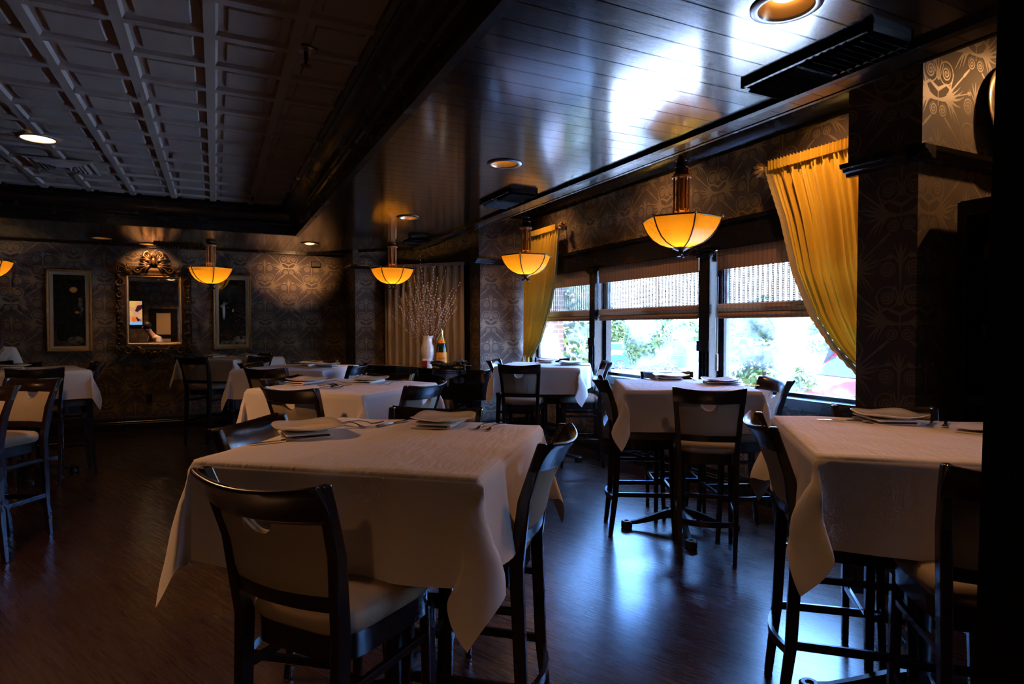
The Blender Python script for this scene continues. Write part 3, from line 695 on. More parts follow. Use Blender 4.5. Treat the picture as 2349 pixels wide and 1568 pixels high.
# ------------------------------------------------------------------ ceiling fittings
def downlight(x, y, label, power, z=ZS, aim=None, spot=True, bl=M_BULB, size=110):
    t = thing('downlight', label, 'recessed light', (x,y,z))
    obj('trim_ring', MB().lathe([(.125,.0),(.128,-.006),(.118,-.012),(.100,-.010),(.094,.0)], 32, cap=False), M_STEELD, t, smooth=40)
    b = MB(); pr = [(.095,-.002)]
    for i in range(6): pr += [(.092-.005*i, .012*i+.004), (.090-.005*i, .012*i+.010)]
    b.lathe(pr, 32, cap=False); obj('baffle', b, M_BAFFLE, t, smooth=20)
    obj('bulb', MB().lathe([(.001,.022),(.030,.025),(.050,.036),(.060,.055)], 24), bl, t, smooth=60)
    obj('can', MB().lathe([(.098,0),(.098,.10),(.001,.10)], 24, cap=False), M_BLACKM, t)
    if power:
        ld = bpy.data.lights.new('downlight_beam', 'SPOT' if spot else 'POINT'); ld.energy = power*1.1; ld.color = (1.0,.47,.17); ld.shadow_soft_size = .045
        if spot: ld.spot_size = R(size); ld.spot_blend = 1.0
        lo = bpy.data.objects.new('downlight_beam', ld); COL.objects.link(lo); lo.parent = t; lo.location = (0,0,.012)
        if aim: lo.rotation_euler = Vector(aim).to_track_quat('-Z','Y').to_euler()
    return t
M_STEELD = flat('brushed_nickel_ring', (.35,.35,.37), .3, .5, metal=.9); M_BAFFLE = flat('amber_baffle', (.50,.26,.09), .35, .5, metal=.6)
downlight(*DL[0], 'recessed light nearest the camera beside the long vent', 15)
downlight(*DL[1], 'second recessed light along the black plank soffit', 8)
downlight(*DL[2], 'third recessed light along the black plank soffit', 30, aim=(.28,.55,-1))
downlight(*DL[3], 'recessed light at the mitred soffit corner near the niche', 75, aim=(-.03,1.41,-.12), size=60)
downlight(*DL[4], 'recessed light in the back soffit above the left painting', 5)
downlight(*DL[5], 'recessed light close to the back wall above the carved mirror', 18, aim=(0,.33,-.35), size=100)
downlight(*DL[6], 'added recessed light, out of view in the soffit behind the camera', 18)  # unseen, added for warm light on the near table fronts
def traylight(x, y, label, power):
    t = thing('tile_ceiling_light', label, 'recessed light', (x,y,ZT))
    obj('trim_ring', MB().lathe([(.145,.0),(.145,-.008),(.13,-.014),(.115,-.010),(.112,.0)], 32, cap=False), M_TILE, t, smooth=40)
    obj('lens', MB().lathe([(.113,-.004),(.07,-.010),(.001,-.012)], 28), M_BULB, t, smooth=60)
    ld = bpy.data.lights.new('downlight_beam', 'SPOT'); ld.energy = power*1.0; ld.color = (1.0,.47,.19); ld.shadow_soft_size = .08; ld.spot_size = R(130); ld.spot_blend = .7
    lo = bpy.data.objects.new('downlight_beam', ld); COL.objects.link(lo); lo.parent = t; lo.location = (0,0,-.03)
for bx, by, lb, pw, ai in ((3.62,3.05,'added recessed light in the bay ceiling above the near gold curtain',26,(.35,0,-1)),(3.75,7.1,'added recessed light in the bay ceiling above the far gold curtain',14,(.3,.2,-1)),(3.62,5.05,'added recessed light in the bay ceiling above the middle of the windows',16,(.5,0,-1)),(4.75,1.48,'added recessed light in the bay ceiling above the round display plate',30,(-.35,.42,-.8))):  # extra lights hidden in the bay, added to warm curtains, wallpaper and plate
    downlight(bx, by, lb, pw, z=ZC-.001, aim=ai, size=120)
traylight(-1.26, 6.08, 'glowing round light in the white tile ceiling', 9)
traylight(-1.26, 3.64, 'added round tile ceiling light just beyond the left edge of the view', 80)  # unseen, added to warm the top of the foreground table
traylight(-1.26, -1.24, 'added round tile ceiling light behind the viewer', 62)  # unseen, added to lift the front of the foreground cloth
traylight(-3.7, 6.08, 'round tile ceiling light far to the left', 5)

def vent(x, y, lx, ly, label, nsl, axis='Y'):
    t = thing('ceiling_vent', label, 'vent', (x,y,ZS))
    b = MB(); e = .02
    b.box(-lx/2,-lx/2+.018,-ly/2,ly/2,-.03,0); b.box(lx/2-.018,lx/2,-ly/2,ly/2,-.03,0); b.box(-lx/2,lx/2,-ly/2,-ly/2+.018,-.03,0); b.box(-lx/2,lx/2,ly/2-.018,ly/2,-.03,0)
    obj('frame', b, M_BLACKM, t); obj('duct_opening', MB().box(-lx/2+.02,lx/2-.02,-ly/2+.02,ly/2-.02,-.006,-.001), M_BLACKM, t)
    for i in range(nsl):
        b = MB(); k = (i+.5)/nsl
        if axis == 'Y':
            yy = -ly/2+.02+(ly-.04)*k; d = 1 if k > .5 else -1
            b.grid(lambda u, v: (-lx/2+.03+(lx-.035)*u, yy+d*(.026*v*v-.008), -.006-.050*v*(1-.15*v)), 2, 5)
        else:
            xx = -lx/2+.02+(lx-.04)*k; d = 1 if k > .5 else -1
            b.grid(lambda u, v: (xx+d*(.026*v*v-.008), -ly/2+.03+(ly-.035)*u, -.006-.050*v*(1-.15*v)), 2, 5)
        o = obj('louvre', b, M_BLACKM, t); s = o.modifiers.new('solid','SOLIDIFY'); s.thickness = .003
    return t
vent(2.47, 1.90, .28, .66, 'long black louvred vent nearest the camera beside the big downlight', 17)
vent(2.43, 5.10, .28, .66, 'black louvred vent above the far window bay', 17)
vent(2.42, 8.10, .28, .66, 'black louvred vent in the soffit above the piano', 15)
vent(-.47, 10.18, .62, .26, 'black louvred vent in the back soffit between mirror and hanging lamp', 15, 'X')
t = thing('tile_ceiling_vent', 'white square diffuser in the tile ceiling beside its light', 'vent', (-1.26,7.0,ZT))
obj('frame', MB().lathe([(.36,0),(.36,-.012),(.33,-.018),(.31,-.004)], 4, a0=math.pi/4), M_TILE, t)
for i in range(5):
    s = .28-.05*i
    for q in range(4):
        a = math.pi/2*q; Mx = Matrix.Rotation(a, 4, 'Z')
        b = MB(); b.add([Mx @ Vector(p) for p in ((-s*.72,-s*.72,-.004),(s*.72,-s*.72,-.004),(s*.66,-s*.63,-.028),(-s*.66,-s*.63,-.028))], [(0,1,2,3)]); o = obj('louvre', b, M_TILE, t); o.modifiers.new('solid','SOLIDIFY').thickness = .003
for x, y, lb in ((.463,3.54,'fire sprinkler head in the tile ceiling nearest the camera'),(.40,7.72,'fire sprinkler head in the tile ceiling far back')):
    t = thing('sprinkler', lb, 'sprinkler', (x,y,ZT+.012))
    obj('escutcheon', MB().lathe([(.055,0),(.055,-.006),(.035,-.014),(.02,-.014)], 24), M_STEELD, t, smooth=40)
    obj('head', MB().lathe([(.012,-.012),(.012,-.05),(.016,-.055),(.006,-.06),(.006,-.085),(.028,-.088),(.028,-.092),(.001,-.094)], 14), M_BRONZE, t, smooth=40)

# hexagonal pendant lamps
def pendant(x, y, zr, ztop, label, rod, rot, power):
    t = thing('pendant_lamp', label, 'hanging lamp', (x,y,zr), rot, 'amber hexagonal pendant lamps')
    RO = .305; prof = [(1.0,0),(.945,-.045),(.86,-.095),(.73,-.145),(.55,-.185),(.36,-.208),(.20,-.218)]
    for k in range(6):
        a0, a1 = math.pi/3*k, math.pi/3*(k+1)
        def F(u, v):
            i = min(int(v*6), 5); f = v*6-i; r = (prof[i][0]*(1-f)+prof[i+1][0]*f)*RO; z = prof[i][1]*(1-f)+prof[i+1][1]*f
            p = Vector((math.cos(a0),math.sin(a0)))*(1-u)+Vector((math.cos(a1),math.sin(a1)))*u
            bul = 1+.035*math.sin(math.pi*u)*(1-v*.5); return (p.x*r*bul, p.y*r*bul, z)
        obj('glass_panel', MB().grid(F, 8, 18), M_SHADE, t, smooth=60)
        obj('rib', MB().tube([(math.cos(a0)*r*RO*1.004, math.sin(a0)*r*RO*1.004, z) for r, z in prof], .0055, 6), M_BRONZE, t)
        obj('rim', MB().tube([(math.cos(a0)*RO,math.sin(a0)*RO,0),(math.cos(a0+math.pi/6)*RO*.90,math.sin(a0+math.pi/6)*RO*.90,0),(math.cos(a1)*RO,math.sin(a1)*RO,0)], .006, 6), M_BRONZE, t)
        obj('rim_knob', MB().sphere((math.cos(a0)*RO*1.02,math.sin(a0)*RO*1.02,.006),.010,8,6), M_GILT, t)
    fb = MB(); fb.lathe([(.062,-.212),(.066,-.222),(.045,-.235),(.022,-.245),(.018,-.262),(.030,-.268),(.012,-.276)], 18)
    for k in range(4):
        a = math.pi/2*k+.4; c_, s_ = math.cos(a), math.sin(a)
        fb.tube([(c_*.012,s_*.012,-.258),(c_*.035,s_*.035,-.285),(c_*.055,s_*.055,-.283),(c_*.058,s_*.058,-.270)], [.010,.011,.009,.006], 6)
    obj('finial', fb, M_BRONZE, t, smooth=50)
    sb = MB(); sb.tube([(0,0,-.20),(0,0,rod)], .028, 10)
    obj('centre_tube', sb, M_COPPER, t, smooth=50)
    for k in range(6):
        a = math.pi/3*k+.3; p = (math.cos(a)*.055, math.sin(a)*.055)
        rb = MB().tube([(p[0],p[1],-.02),(p[0],p[1],rod)], .0085, 7)
        for h in (.25,.62): rb.lathe([(.009,rod*h-.008),(.0125,rod*h),(.009,rod*h+.008)], 8, (p[0],p[1],0))
        obj('rod', rb, M_COPPER, t, smooth=50)
    obj('collar', MB().lathe([(.030,.06),(.045,.065),(.045,.075),(.030,.08)], 18).lathe([(.02,rod-.004),(.074,rod-.002),(.076,rod+.012),(.06,rod+.02)], 24), M_COPPER, t, smooth=40)
    if ztop-zr > rod+.15:
        z0 = rod+.02; obj('turned_cone', MB().lathe([(.058,z0),(.062,z0+.008),(.052,z0+.02),(.048,z0+.055),(.055,z0+.06),(.055,z0+.066),(.044,z0+.07),(.040,z0+.105),(.047,z0+.11),(.047,z0+.115),(.030,z0+.12),(.026,z0+.15),(.010,z0+.155)], 20), M_BRONZE, t, smooth=40)
        ch = MB(); zz = z0+.15; i = 0
        while zz < ztop-zr-.02:
            a = (i % 2)*math.pi/2; ch.tube([(math.cos(a)*.011*math.cos(2*math.pi*k/10), math.sin(a)*.011*math.cos(2*math.pi*k/10), zz+.018+.018*math.sin(2*math.pi*k/10)) for k in range(11)], .003, 5, cap=False); zz += .030; i += 1
        obj('chain', ch, M_BRONZE, t)
    obj('canopy', MB().lathe([(.065,ztop-zr),(.062,ztop-zr-.012),(.03,ztop-zr-.03),(.012,ztop-zr-.035)], 20), M_BRONZE, t, smooth=40)
    bl = MB().sphere((0,0,-.035), .028, 12, 8); obj('bulb', bl, M_BULBP, t, smooth=60)
    ld = bpy.data.lights.new('lamp_bulb', 'POINT'); ld.energy = power; ld.color = (1.0,.58,.13); ld.shadow_soft_size = .035
    lo = bpy.data.objects.new('lamp_bulb', ld); COL.objects.link(lo); lo.parent = t; lo.location = (0,0,-.115)
    return t
M_BULBP = emis('pendant_bulb', (1.0,.6,.22), 2.5)
PW = 13.0
pendant(3.29, 3.74, 2.37, ZC, 'largest amber pendant lamp hanging before the middle window', .325, R(8), PW)
pendant(3.32, 6.46, 2.37, ZC, 'amber pendant lamp hanging before the far gold curtain', .325, R(-10), PW)
pendant(2.31, 8.71, 2.37, ZS, 'amber pendant lamp hanging above the piano by the tan curtain', .31, R(45), PW)
pendant(-.05, 9.62, 2.36, ZS, 'amber pendant lamp hanging between carved mirror and right painting', .31, R(38), PW)
pendant(-2.63, 9.88, 2.37, ZS, 'amber pendant lamp cut off at the left edge of the view', .31, R(20), PW)
# ------------------------------------------------------------------ bar chairs
def ypost(z):
    return interp([(1.15,-.29),(.95,-.225),(.72,-.195),(.40,-.20),(0,-.245)], z)
def hw(z): return interp([(1.15,.213),(.95,.194),(.72,.178),(.40,.178),(0,.165)], z)
def loftrect(b, path):
    b.loops([[(x-w/2,y-d/2,z),(x+w/2,y-d/2,z),(x+w/2,y+d/2,z),(x-w/2,y+d/2,z)] for x,y,z,w,d in path])
def bow(s, k): return -k*(1-s*s)
def make_chair():
    t = thing('bar_chair', '-', 'chair', (0,0,0), 0)
    for sx in (-1, 1):
        b = MB(); loftrect(b, [(sx*hw(z), ypost(z), z, w, d) for z, w, d in ((0,.028,.032),(.3,.032,.042),(.72,.034,.048),(.95,.033,.042),(1.08,.031,.036),(1.15,.026,.030))]); obj('leg', b, M_WOOD, t, bevel=.005)
    for sx in (-1, 1):
        b = MB(); loftrect(b, [(sx*.187,.215,0,.027,.027),(sx*.185,.20,.3,.034,.034),(sx*.182,.19,.66,.038,.038)]); obj('leg', b, M_WOOD, t, bevel=.004)
    # top rail: bowed, leaning back, rolled lip
    rings = []
    for i in range(25):
        s = -1+2*i/24; x = s*.222; z0 = 1.045+.008*s*s; z1 = 1.135+.018*s*s
        sec = []
        for f, o in ((0,.014),(.3,.013),(.6,.008),(.85,-.004),(1.0,-.024),(1.02,-.036),(.93,-.042),(.75,-.034),(.5,-.024),(.25,-.019),(0,-.016)):
            z = z0+(z1-z0)*f; sec.append((x, ypost(z)+bow(s,.050)+o, z))
        rings.append(sec)
    obj('top_rail', MB().loops(rings), M_WOOD, t, smooth=60, bevel=.004)
    # upholstered back with the half-moon hand hole under the rail
    zb0, zb1, rh = .836, 1.050, .050
    xs = sorted(set([-1+2*i/18 for i in range(19)]+[rh/.180*c for c in (-1,-.98,-.9,-.75,-.5,-.25,0,.25,.5,.75,.9,.98,1)]))
    b = MB(); nz = 6; v = []
    for side in (1, -1):
        for s in xs:
            X = s*.180; top = zb1-(math.sqrt(rh*rh-X*X) if abs(X) < rh else 0)*1.0
            for j in range(nz+1):
                z = zb0+(top-zb0)*j/nz; e = min(1, min(j, nz-j)*3+.55)
                x = s*(hw(z)-.016); k = (z-.78)/.3
                v.append((x, ypost(z)+bow(s,.022+.026*k)+side*.016*e, z))
    n = len(xs); f = []; idx = lambda sd, i, j: (sd*n+i)*(nz+1)+j
    for i in range(n-1):
        for j in range(nz):
            f.append((idx(0,i,j),idx(0,i,j+1),idx(0,i+1,j+1),idx(0,i+1,j))); f.append((idx(1,i,j),idx(1,i+1,j),idx(1,i+1,j+1),idx(1,i,j+1)))
        f.append((idx(0,i,0),idx(0,i+1,0),idx(1,i+1,0),idx(1,i,0))); f.append((idx(0,i,nz),idx(1,i,nz),idx(1,i+1,nz),idx(0,i+1,nz)))
    b.add(v, f); obj('backrest', b, M_PANEL, t, smooth=50)
    hb = MB().tube([(rh*math.cos(a), ypost(zb1-rh*math.sin(-a))+bow(0,.045)+.012, zb1+rh*math.sin(a)) for a in [math.pi+math.pi*i/16 for i in range(17)]], .005, 6); obj('hand_hole_piping', hb, M_LINER, t, smooth=60)
    rings = []
    for i in range(17):
        s = -1+2*i/16; rings.append([(s*(hw(z)-.012), ypost(z)+bow(s,.022)+o, z) for o, z in ((.014,.796),(.014,.838),(-.014,.838),(-.014,.796))])
    obj('lower_back_rail', MB().loops(rings), M_WOOD, t, smooth=30)
    def outline(k, n=44):
        pts = []
        for i in range(n):
            a = 2*math.pi*i/n; c, s = math.cos(a), math.sin(a); p = 5.0
            x = math.copysign(abs(c)**(2/p), c); y = math.copysign(abs(s)**(2/p), s)
            pts.append((x*(.203+.014*y)*k, .018+y*.212*k))
        return pts
    obj('seat', MB().loops([[(x,y,z) for x,y in outline(k)] for k, z in ((.95,.708),(1.0,.722),(1.01,.742),(.99,.762),(.93,.775),(.75,.784),(.4,.788),(.02,.789))]), M_VINYL, t, smooth=50)
    obj('seat_frame', MB().loops([[(x,y,z) for x,y in outline(.96)] for z in (.64,.709)]), M_WOOD, t, smooth=50)
    for sx in (-1, 1):
        for z in (.30, .565):
            obj('stretcher', MB().bar((sx*.178, ypost(z)+.01, z), (sx*.186, .20, z), .018, .034 if z < .5 else .026), M_WOOD, t, bevel=.004)
    obj('footrest', MB().bar((-.185,.20,.33),(.185,.20,.33), .024, .030), M_WOOD, t, bevel=.004)
    b = MB().loops([[(s*.177, ypost(.27)-.045*(1-s*s)+dx, .27+dz) for dx, dz in ((-.009,-.017),(.009,-.017),(.009,.017),(-.009,.017))] for s in [-1+2*i/12 for i in range(13)]])
    obj('stretcher', b, M_WOOD, t, smooth=40)
    return t
CH0 = make_chair(); _used = []
def chair(mx, my, rz, label, group='bar chairs drawn up to the dining tables', depth=.335):
    """mx,my: middle of the back's top; rz: heading of local +Y"""
    a = R(rz); ox, oy = mx+(-math.sin(a))*depth, my+math.cos(a)*depth
    if not _used:
        _used.append(1); CH0.location = (ox,oy,0); CH0.rotation_euler = (0,0,a); CH0['label'] = label; CH0['group'] = group; return CH0
    return dup(CH0, (ox,oy,0), a, label, group)

# ------------------------------------------------------------------ tables and cloths
def make_table():
    t = thing('dining_table', '-', 'table', (0,0,0), 0)
    obj('tabletop', MB().box(-.44,.44,-.44,.44,1.055,1.092), M_WOOD, t, bevel=.006)
    obj('column', MB().lathe([(.10,.10),(.055,.13),(.038,.16),(.038,1.0),(.06,1.03),(.16,1.045),(.16,1.055)], 20), M_IRON, t, smooth=40)
    for k in range(4):
        a = math.pi/2*k+math.pi/4*.0; c, s = math.cos(a), math.sin(a); b = MB()
        rings = []
        for r, z, w, h in ((.02,.135,.05,.07),(.12,.115,.045,.055),(.24,.075,.040,.04),(.33,.050,.036,.028),(.385,.045,.036,.022)):
            rings.append([(c*r-s*q*w/2, s*r+c*q*w/2, z+e*h/2) for q, e in ((-1,-1),(1,-1),(.7,1),(-.7,1))])
        o = obj('foot', b.loops(rings), M_IRON, t, smooth=50)
        obj('glide', MB().lathe([(.030,0),(.042,.006),(.042,.05),(.034,.058),(.018,.058),(.014,.050),(.001,.050)], 18, (c*.40,s*.40,0)), M_IRON, o, smooth=40)
    return t
TB0 = make_table(); _tused = []
def cloth_mesh(seed, over, tw, h=.478):
    r = random.Random(seed); N = 13; ph = [r.uniform(0,6.28) for _ in range(8)]
    kk = [h*(-1+2*i/26) for i in range(27)]
    ex = [over*(i/N)**1.0 for i in range(1, N+1)]
    ax = [-h-e for e in reversed(ex)]+kk+[h+e for e in ex]
    rho = .013
    def arc(e):
        if e < rho*math.pi/2: th = e/rho; return rho*math.sin(th), rho*(1-math.cos(th))
        return rho, rho+(e-rho*math.pi/2)
    tws = [tw[i] if tw else r.uniform(-.5,.5) for i in range(4)]
    def P(a, bb):
        ea, eb = max(abs(a)-h,0), max(abs(bb)-h,0); sa, sb = (1 if a > 0 else -1), (1 if bb > 0 else -1)
        if ea == 0 and eb == 0:
            return (a, bb, 1.10+.0018*math.sin(a*17+ph[0]+2*math.sin(bb*7+ph[1]))+.0012*math.sin(bb*29+a*9+ph[2]))
        if eb == 0 or ea == 0:
            e, q, sg, k = (ea, bb, sa, 0) if eb == 0 else (eb, a, sb, 1)
            o, d = arc(e); f = e/over; edge = 1-(q/h)**4
            o += f*f*edge*(.010+.012*math.sin(q*9+ph[3+k]+sg)+.007*math.sin(q*21+ph[5]+2*sg)); o += .006*f
            d -= .010*f*abs(math.sin(q*4+ph[6]))
            return (sg*(h+o), q, 1.10-d) if eb == 0 else (q, sg*(h+o), 1.10-d)
        rr_ = math.hypot(ea, eb); phi = math.atan2(eb, ea); ci = (0 if sa > 0 else 1)+(0 if sb > 0 else 2)
        s2 = math.sin(2*phi); o, d = arc(rr_)
        hh = .21*s2**1.2*min(1, rr_/.12); ang = math.pi/4+tws[ci]*s2
        dirx, diry = math.cos(ang)*sa, math.sin(ang)*sb
        sep = .42*math.sin(4*phi)*min(1, rr_/.15)
        px, py = -math.sin(ang)*sa, math.cos(ang)*sb
        down = math.sqrt(max(.02, 1-hh*hh-sep*sep))
        wob = .012*math.sin(rr_*24+ph[7]+ci)*s2
        base_x = sa*(h+o*math.cos(phi)**.5 if math.cos(phi) > 1e-6 else h); base_y = sb*(h+o*max(math.sin(phi),0)**.5)
        base_x += sa*.006*(rr_/over)*(1-s2); base_y += sb*.006*(rr_/over)*(1-s2)
        L = max(0, d)
        return (base_x+dirx*hh*L+px*(-sep*L*.0)+ px*(sep*L*-.5)+px*wob, base_y+diry*hh*L+py*(sep*L*-.5)+py*wob, 1.10-L*down)
    n = len(ax); b = MB(); b.v = [P(a, c) for c in ax for a in ax]
    b.f = [(j*n+i, j*n+i+1, (j+1)*n+i+1, (j+1)*n+i) for j in range(n-1) for i in range(n-1)]
    return b
def table(x, y, deg, seed, tlabel, clabel, over=.315, tw=None, h=.478):
    if not _tused:
        _tused.append(1); t = TB0; t.location = (x,y,0); t.rotation_euler = (0,0,R(deg)); t['label'] = tlabel; t['group'] = 'square pedestal dining tables'
    else: t = dup(TB0, (x,y,0), R(deg), tlabel, 'square pedestal dining tables')
    c = obj('tablecloth', cloth_mesh(seed, over, tw, h), M_CLOTH, None, smooth=75, loc=(x,y,0), rotz=R(deg))
    tag(c, clabel, 'tablecloth', 'white tablecloths')
    return t

TABS = {
 'near':  (.606, 2.286, -39.3, 'the big foreground table left of centre'),
 'right': (2.506, 1.446, -41.0, 'the right foreground table by the dark pillar'),
 'window':(3.15, 3.57, -30.75, 'the window table by the middle mullion'),
 'bay':   (3.40, 6.15, -39.6, 'the far window table by the brick-corner pane'),
 'mid':   (.868, 4.574, -48.0, 'the middle table with the heap of forks'),
 'back':  (.80, 6.88, -33.0, 'the table just left of the piano'),
 'wall':  (.206, 9.50, -45.0, 'the table under the right painting'),
 'left':  (-1.744, 7.69, 18.0, 'the far-left table under the left painting')}
tws = {'near':(-.25,.45,.85,.1), 'right':(.2,.2,-.2,.3), 'window':(.3,-.2,.4,.3), 'bay':(-.3,.2,.4,.2), 'mid':(.2,-.4,.3,.3), 'left':(.1,.2,-.1,.2)}
for i, (k, (x, y, a, d)) in enumerate(TABS.items()):
    table(x, y, a, 40+i, 'square black pedestal table under the white cloth of '+d.replace('the ','',1), 'white cloth draped over '+d, over={'near':.335,'right':.335}.get(k,.30), tw=tws.get(k), h={'window':.450,'bay':.465}.get(k,.478))

def side(k, s, dist, lat=0, tw=0, who=None):
    x, y, a, d = TABS[k]; an = {'near':-90,'right':0,'far':90,'left':180}[s]+a
    n = Vector((math.cos(R(an)), math.sin(R(an)))); l = Vector((-n.y, n.x))
    p = Vector((x,y))+n*dist+l*lat
    chair(p.x, p.y, an+90+tw, who or ('dark wood bar chair on the %s side of %s' % (s, d)))
side('near','near',.83,-.02,-13, 'largest bar chair, its back towards the viewer at the foreground table')
side('near','left',.66,.0,2, 'bar chair left of the foreground table with only its bowed rail showing')
side('near','far',.60,.04,5, 'bar chair behind the foreground table with two warm glints on its rail')
side('near','right',.66,.02,0, 'bar chair seen edge-on at the right of the foreground table')
side('right','near',.83,.0,0, 'bar chair in the right corner half hidden by the dark pillar')
side('right','left',.63,.02,0, 'bar chair seen edge-on at the left of the right foreground table')
side('right','far',.60,-.02,0, 'bar chair behind the right foreground table below the wallpapered pier')
side('window','near',.795,.025,-9, 'bar chair with its back to the viewer before the window table')
side('window','left',.63,.0,2, 'bar chair seen edge-on left of the window table')
side('window','far',.715,.0,3, 'bar chair behind the window table against the bright centre pane')
side('window','right',.73,.02,9, 'bar chair right of the window table in front of the red car')
side('bay','near',.80,-.12,3, 'bar chair with its back to the viewer at the far window table')
side('bay','left',.63,.02,0, 'bar chair between the piano and the far window table')
side('bay','far',.62,.0,-4, 'bar chair behind the far window table below the brick corner pane')
side('bay','right',.75,-.06,14, 'bar chair at the far window table beside the far mullion')
side('mid','near',.69,.05,-2, 'bar chair with its back to the viewer at the middle table')
side('mid','left',.60,.05,4, 'bar chair left of the middle table, rail just above the cloth')
side('mid','far',.61,.02,6, 'bar chair behind the middle table in front of the piano')
side('mid','right',.755,-.09,-4, 'bar chair right of the middle table, pale panel lit by the window')
side('back','near',.835,.06,-6, 'bar chair with its back to the viewer at the table left of the piano')
side('back','left',.60,-.02,3, 'bar chair left of the table left of the piano')
side('back','far',.60,.02,0, 'bar chair behind the table left of the piano')
side('back','right',.78,-.20,0, 'bar chair right of the table left of the piano, pale panel facing the window')
side('wall','near',.80,.08,5, 'bar chair with its back to the viewer below the carved mirror')
side('wall','right',.66,-.12,0, 'bar chair right of the table under the right painting')
side('wall','far',.60,.0,0, 'bar chair behind the table under the right painting, next to the wall')
side('left','near',.66,.02,-8, 'bar chair with its back to the viewer at the far-left table')
side('left','right',.66,.02,0, 'bar chair right of the far-left table beside the wall outlet')
side('left','far',.60,.0,0, 'bar chair behind the far-left table, in front of the seated person')
chair(-1.21, 5.70, 147, 'bar chair at far left facing the viewer, its beige seat showing')
chair(-1.33, 5.13, 147, 'bar chair cut off by the left edge, facing the viewer')

# ------------------------------------------------------------------ place settings
def plate_mesh():
    b = MB(); n = 10
    def ring(k, z, lift):
        pts = []
        for i in range(48):
            a = 2*math.pi*i/48; c, s = math.cos(a), math.sin(a); p = 3.6
            x = math.copysign(abs(c)**(2/p), c); y = math.copysign(abs(s)**(2/p), s)
            d = (abs(x)*abs(y))**1.5
            pts.append((x*k, y*k, z+lift*(d-.25*(1-d))))
        return pts
    return b.loops([ring(.060,.0,0), ring(.075,.002,0), ring(.105,.008,.006), ring(.132,.015,.014), ring(.135,.018,.014), ring(.131,.020,.014), ring(.105,.0135,.006), ring(.078,.008,0), ring(.03,.007,0), ring(.002,.007,0)])
PL0 = obj('dinner_plate', plate_mesh(), M_CHINA, None, smooth=60); tag(PL0, '-', 'plate', 'square white dinner plates')
def napkin_mesh():
    pr = [(-.085,0),(.080,0),(.089,.004),(.092,.010),(.088,.017),(.080,.020),(-.085,.021),(-.085,.016),(.076,.0155),(.078,.0105),(.074,.006),(-.085,.005)]
    b = MB(); rings = []
    for i in range(9):
        y = -.12+.24*i/8; w = .0015*math.sin(i*1.7); rings.append([(x, y, z+w*(z/.02)) for x, z in pr])
    return b.loops(rings)
NK0 = obj('folded_napkin', napkin_mesh(), M_NAPKIN, None, smooth=50); tag(NK0, '-', 'napkin', 'folded white napkins')
def fork_mesh():
    b = MB()
    hp = [(-.100,0,.004),(-.085,0,.006),(-.05,0,.011),(-.01,0,.013),(.02,0,.008),(.035,0,.003)]
    ws = [.010,.012,.009,.006,.005,.009]
    b.loops([[(x, -w, z+.0012),(x, 0, z+.0030),(x, w, z+.0012),(x, 0, z-.0008)] for (x,_,z), w in zip(hp, ws)])
    b.loops([[(x, -w, z+.001),(x, w, z+.001),(x, w, z-.0012),(x, -w, z-.0012)] for x, z, w in ((.033,.003,.009),(.045,.001,.0125),(.055,.001,.0125))])
    for k in range(4):
        y = -.0105+.007*k; b.tube([(.054,y,.001),(.075,y,.003),(.095,y*.95,.009)], [.0018,.0017,.0009], 5)
    return b
def knife_mesh():
    b = MB()
    b.loops([[(x, y-w, z),(x, y, z+h),(x, y+w, z),(x, y, z-h*.3)] for x, y, w, z, h in ((-.11,0,.008,.004,.006),(-.08,0,.009,.004,.007),(-.02,0,.007,.004,.006),(0,0,.005,.004,.004))])
    b.loops([[(x, y-w, .003),(x, y+w, .003),(x, y+w, .0045),(x, y-w, .0045)] for x, y, w in ((0,0,.005),(.02,.0,.009),(.08,.001,.010),(.11,.004,.006),(.12,.006,.001))])
    return b
FK0 = obj('dinner_fork', fork_mesh(), M_STEEL, None, smooth=60); tag(FK0, '-', 'fork', 'steel forks on the tables')
KN0 = obj('dinner_knife', knife_mesh(), M_STEEL, None, smooth=50); tag(KN0, '-', 'knife', 'steel knives on the tables')
_first = {}
def put(p, x, y, z, rz, label, tilt=None):
    if p.name not in _first: _first[p.name] = 1; o = p; o['label'] = label
    else: o = p.copy(); COL.objects.link(o); o['label'] = label
    o.location = (x,y,z); o.rotation_euler = (tilt[0] if tilt else 0, tilt[1] if tilt else 0, R(rz)); return o
TZ = 1.1025
def setting(x, y, rz, where, fan=0):
    put(NK0, x-.02*math.cos(R(rz)), y-.02*math.sin(R(rz)), TZ, rz, 'white folded napkin under the plate '+where)
    put(PL0, x, y, TZ+.021, rz+6, 'square white plate on its napkin '+where)
setting(.335, 2.545, 2, 'at the left of the foreground table')
setting(.895, 2.530, -38, 'at the far side of the foreground table')
setting(2.745, 1.735, -30, 'at the far side of the right foreground table')
put(NK0, 2.83, 1.36, TZ, 20, 'white folded napkin half hidden by the dark pillar')
setting(3.36, 3.93, -28, 'at the far side of the window table')
setting(3.42, 3.44, 58, 'at the right side of the window table')
setting(3.60, 6.42, -38, 'at the far side of the far window table')
setting(3.62, 5.92, 50, 'at the right side of the far window table')
setting(.62, 4.85, -48, 'at the left side of the middle table')
setting(1.07, 4.72, -40, 'at the far side of the middle table')
setting(.93, 7.08, -40, 'far side of table left of piano')
setting(1.06, 6.74, 55, 'right side of table left of piano')
setting(.0, 9.62, -45, 'left end of table under right painting')
setting(.42, 9.66, -40, 'right end of table under right painting')
setting(-1.86, 7.86, 18, 'on the far-left table')
put(KN0, .215, 2.42, TZ, 190, 'steel knife left of the plate nearest the viewer')
put(FK0, .535, 2.655, TZ+.002, -60, 'steel fork crossed behind the left plate of the foreground table')
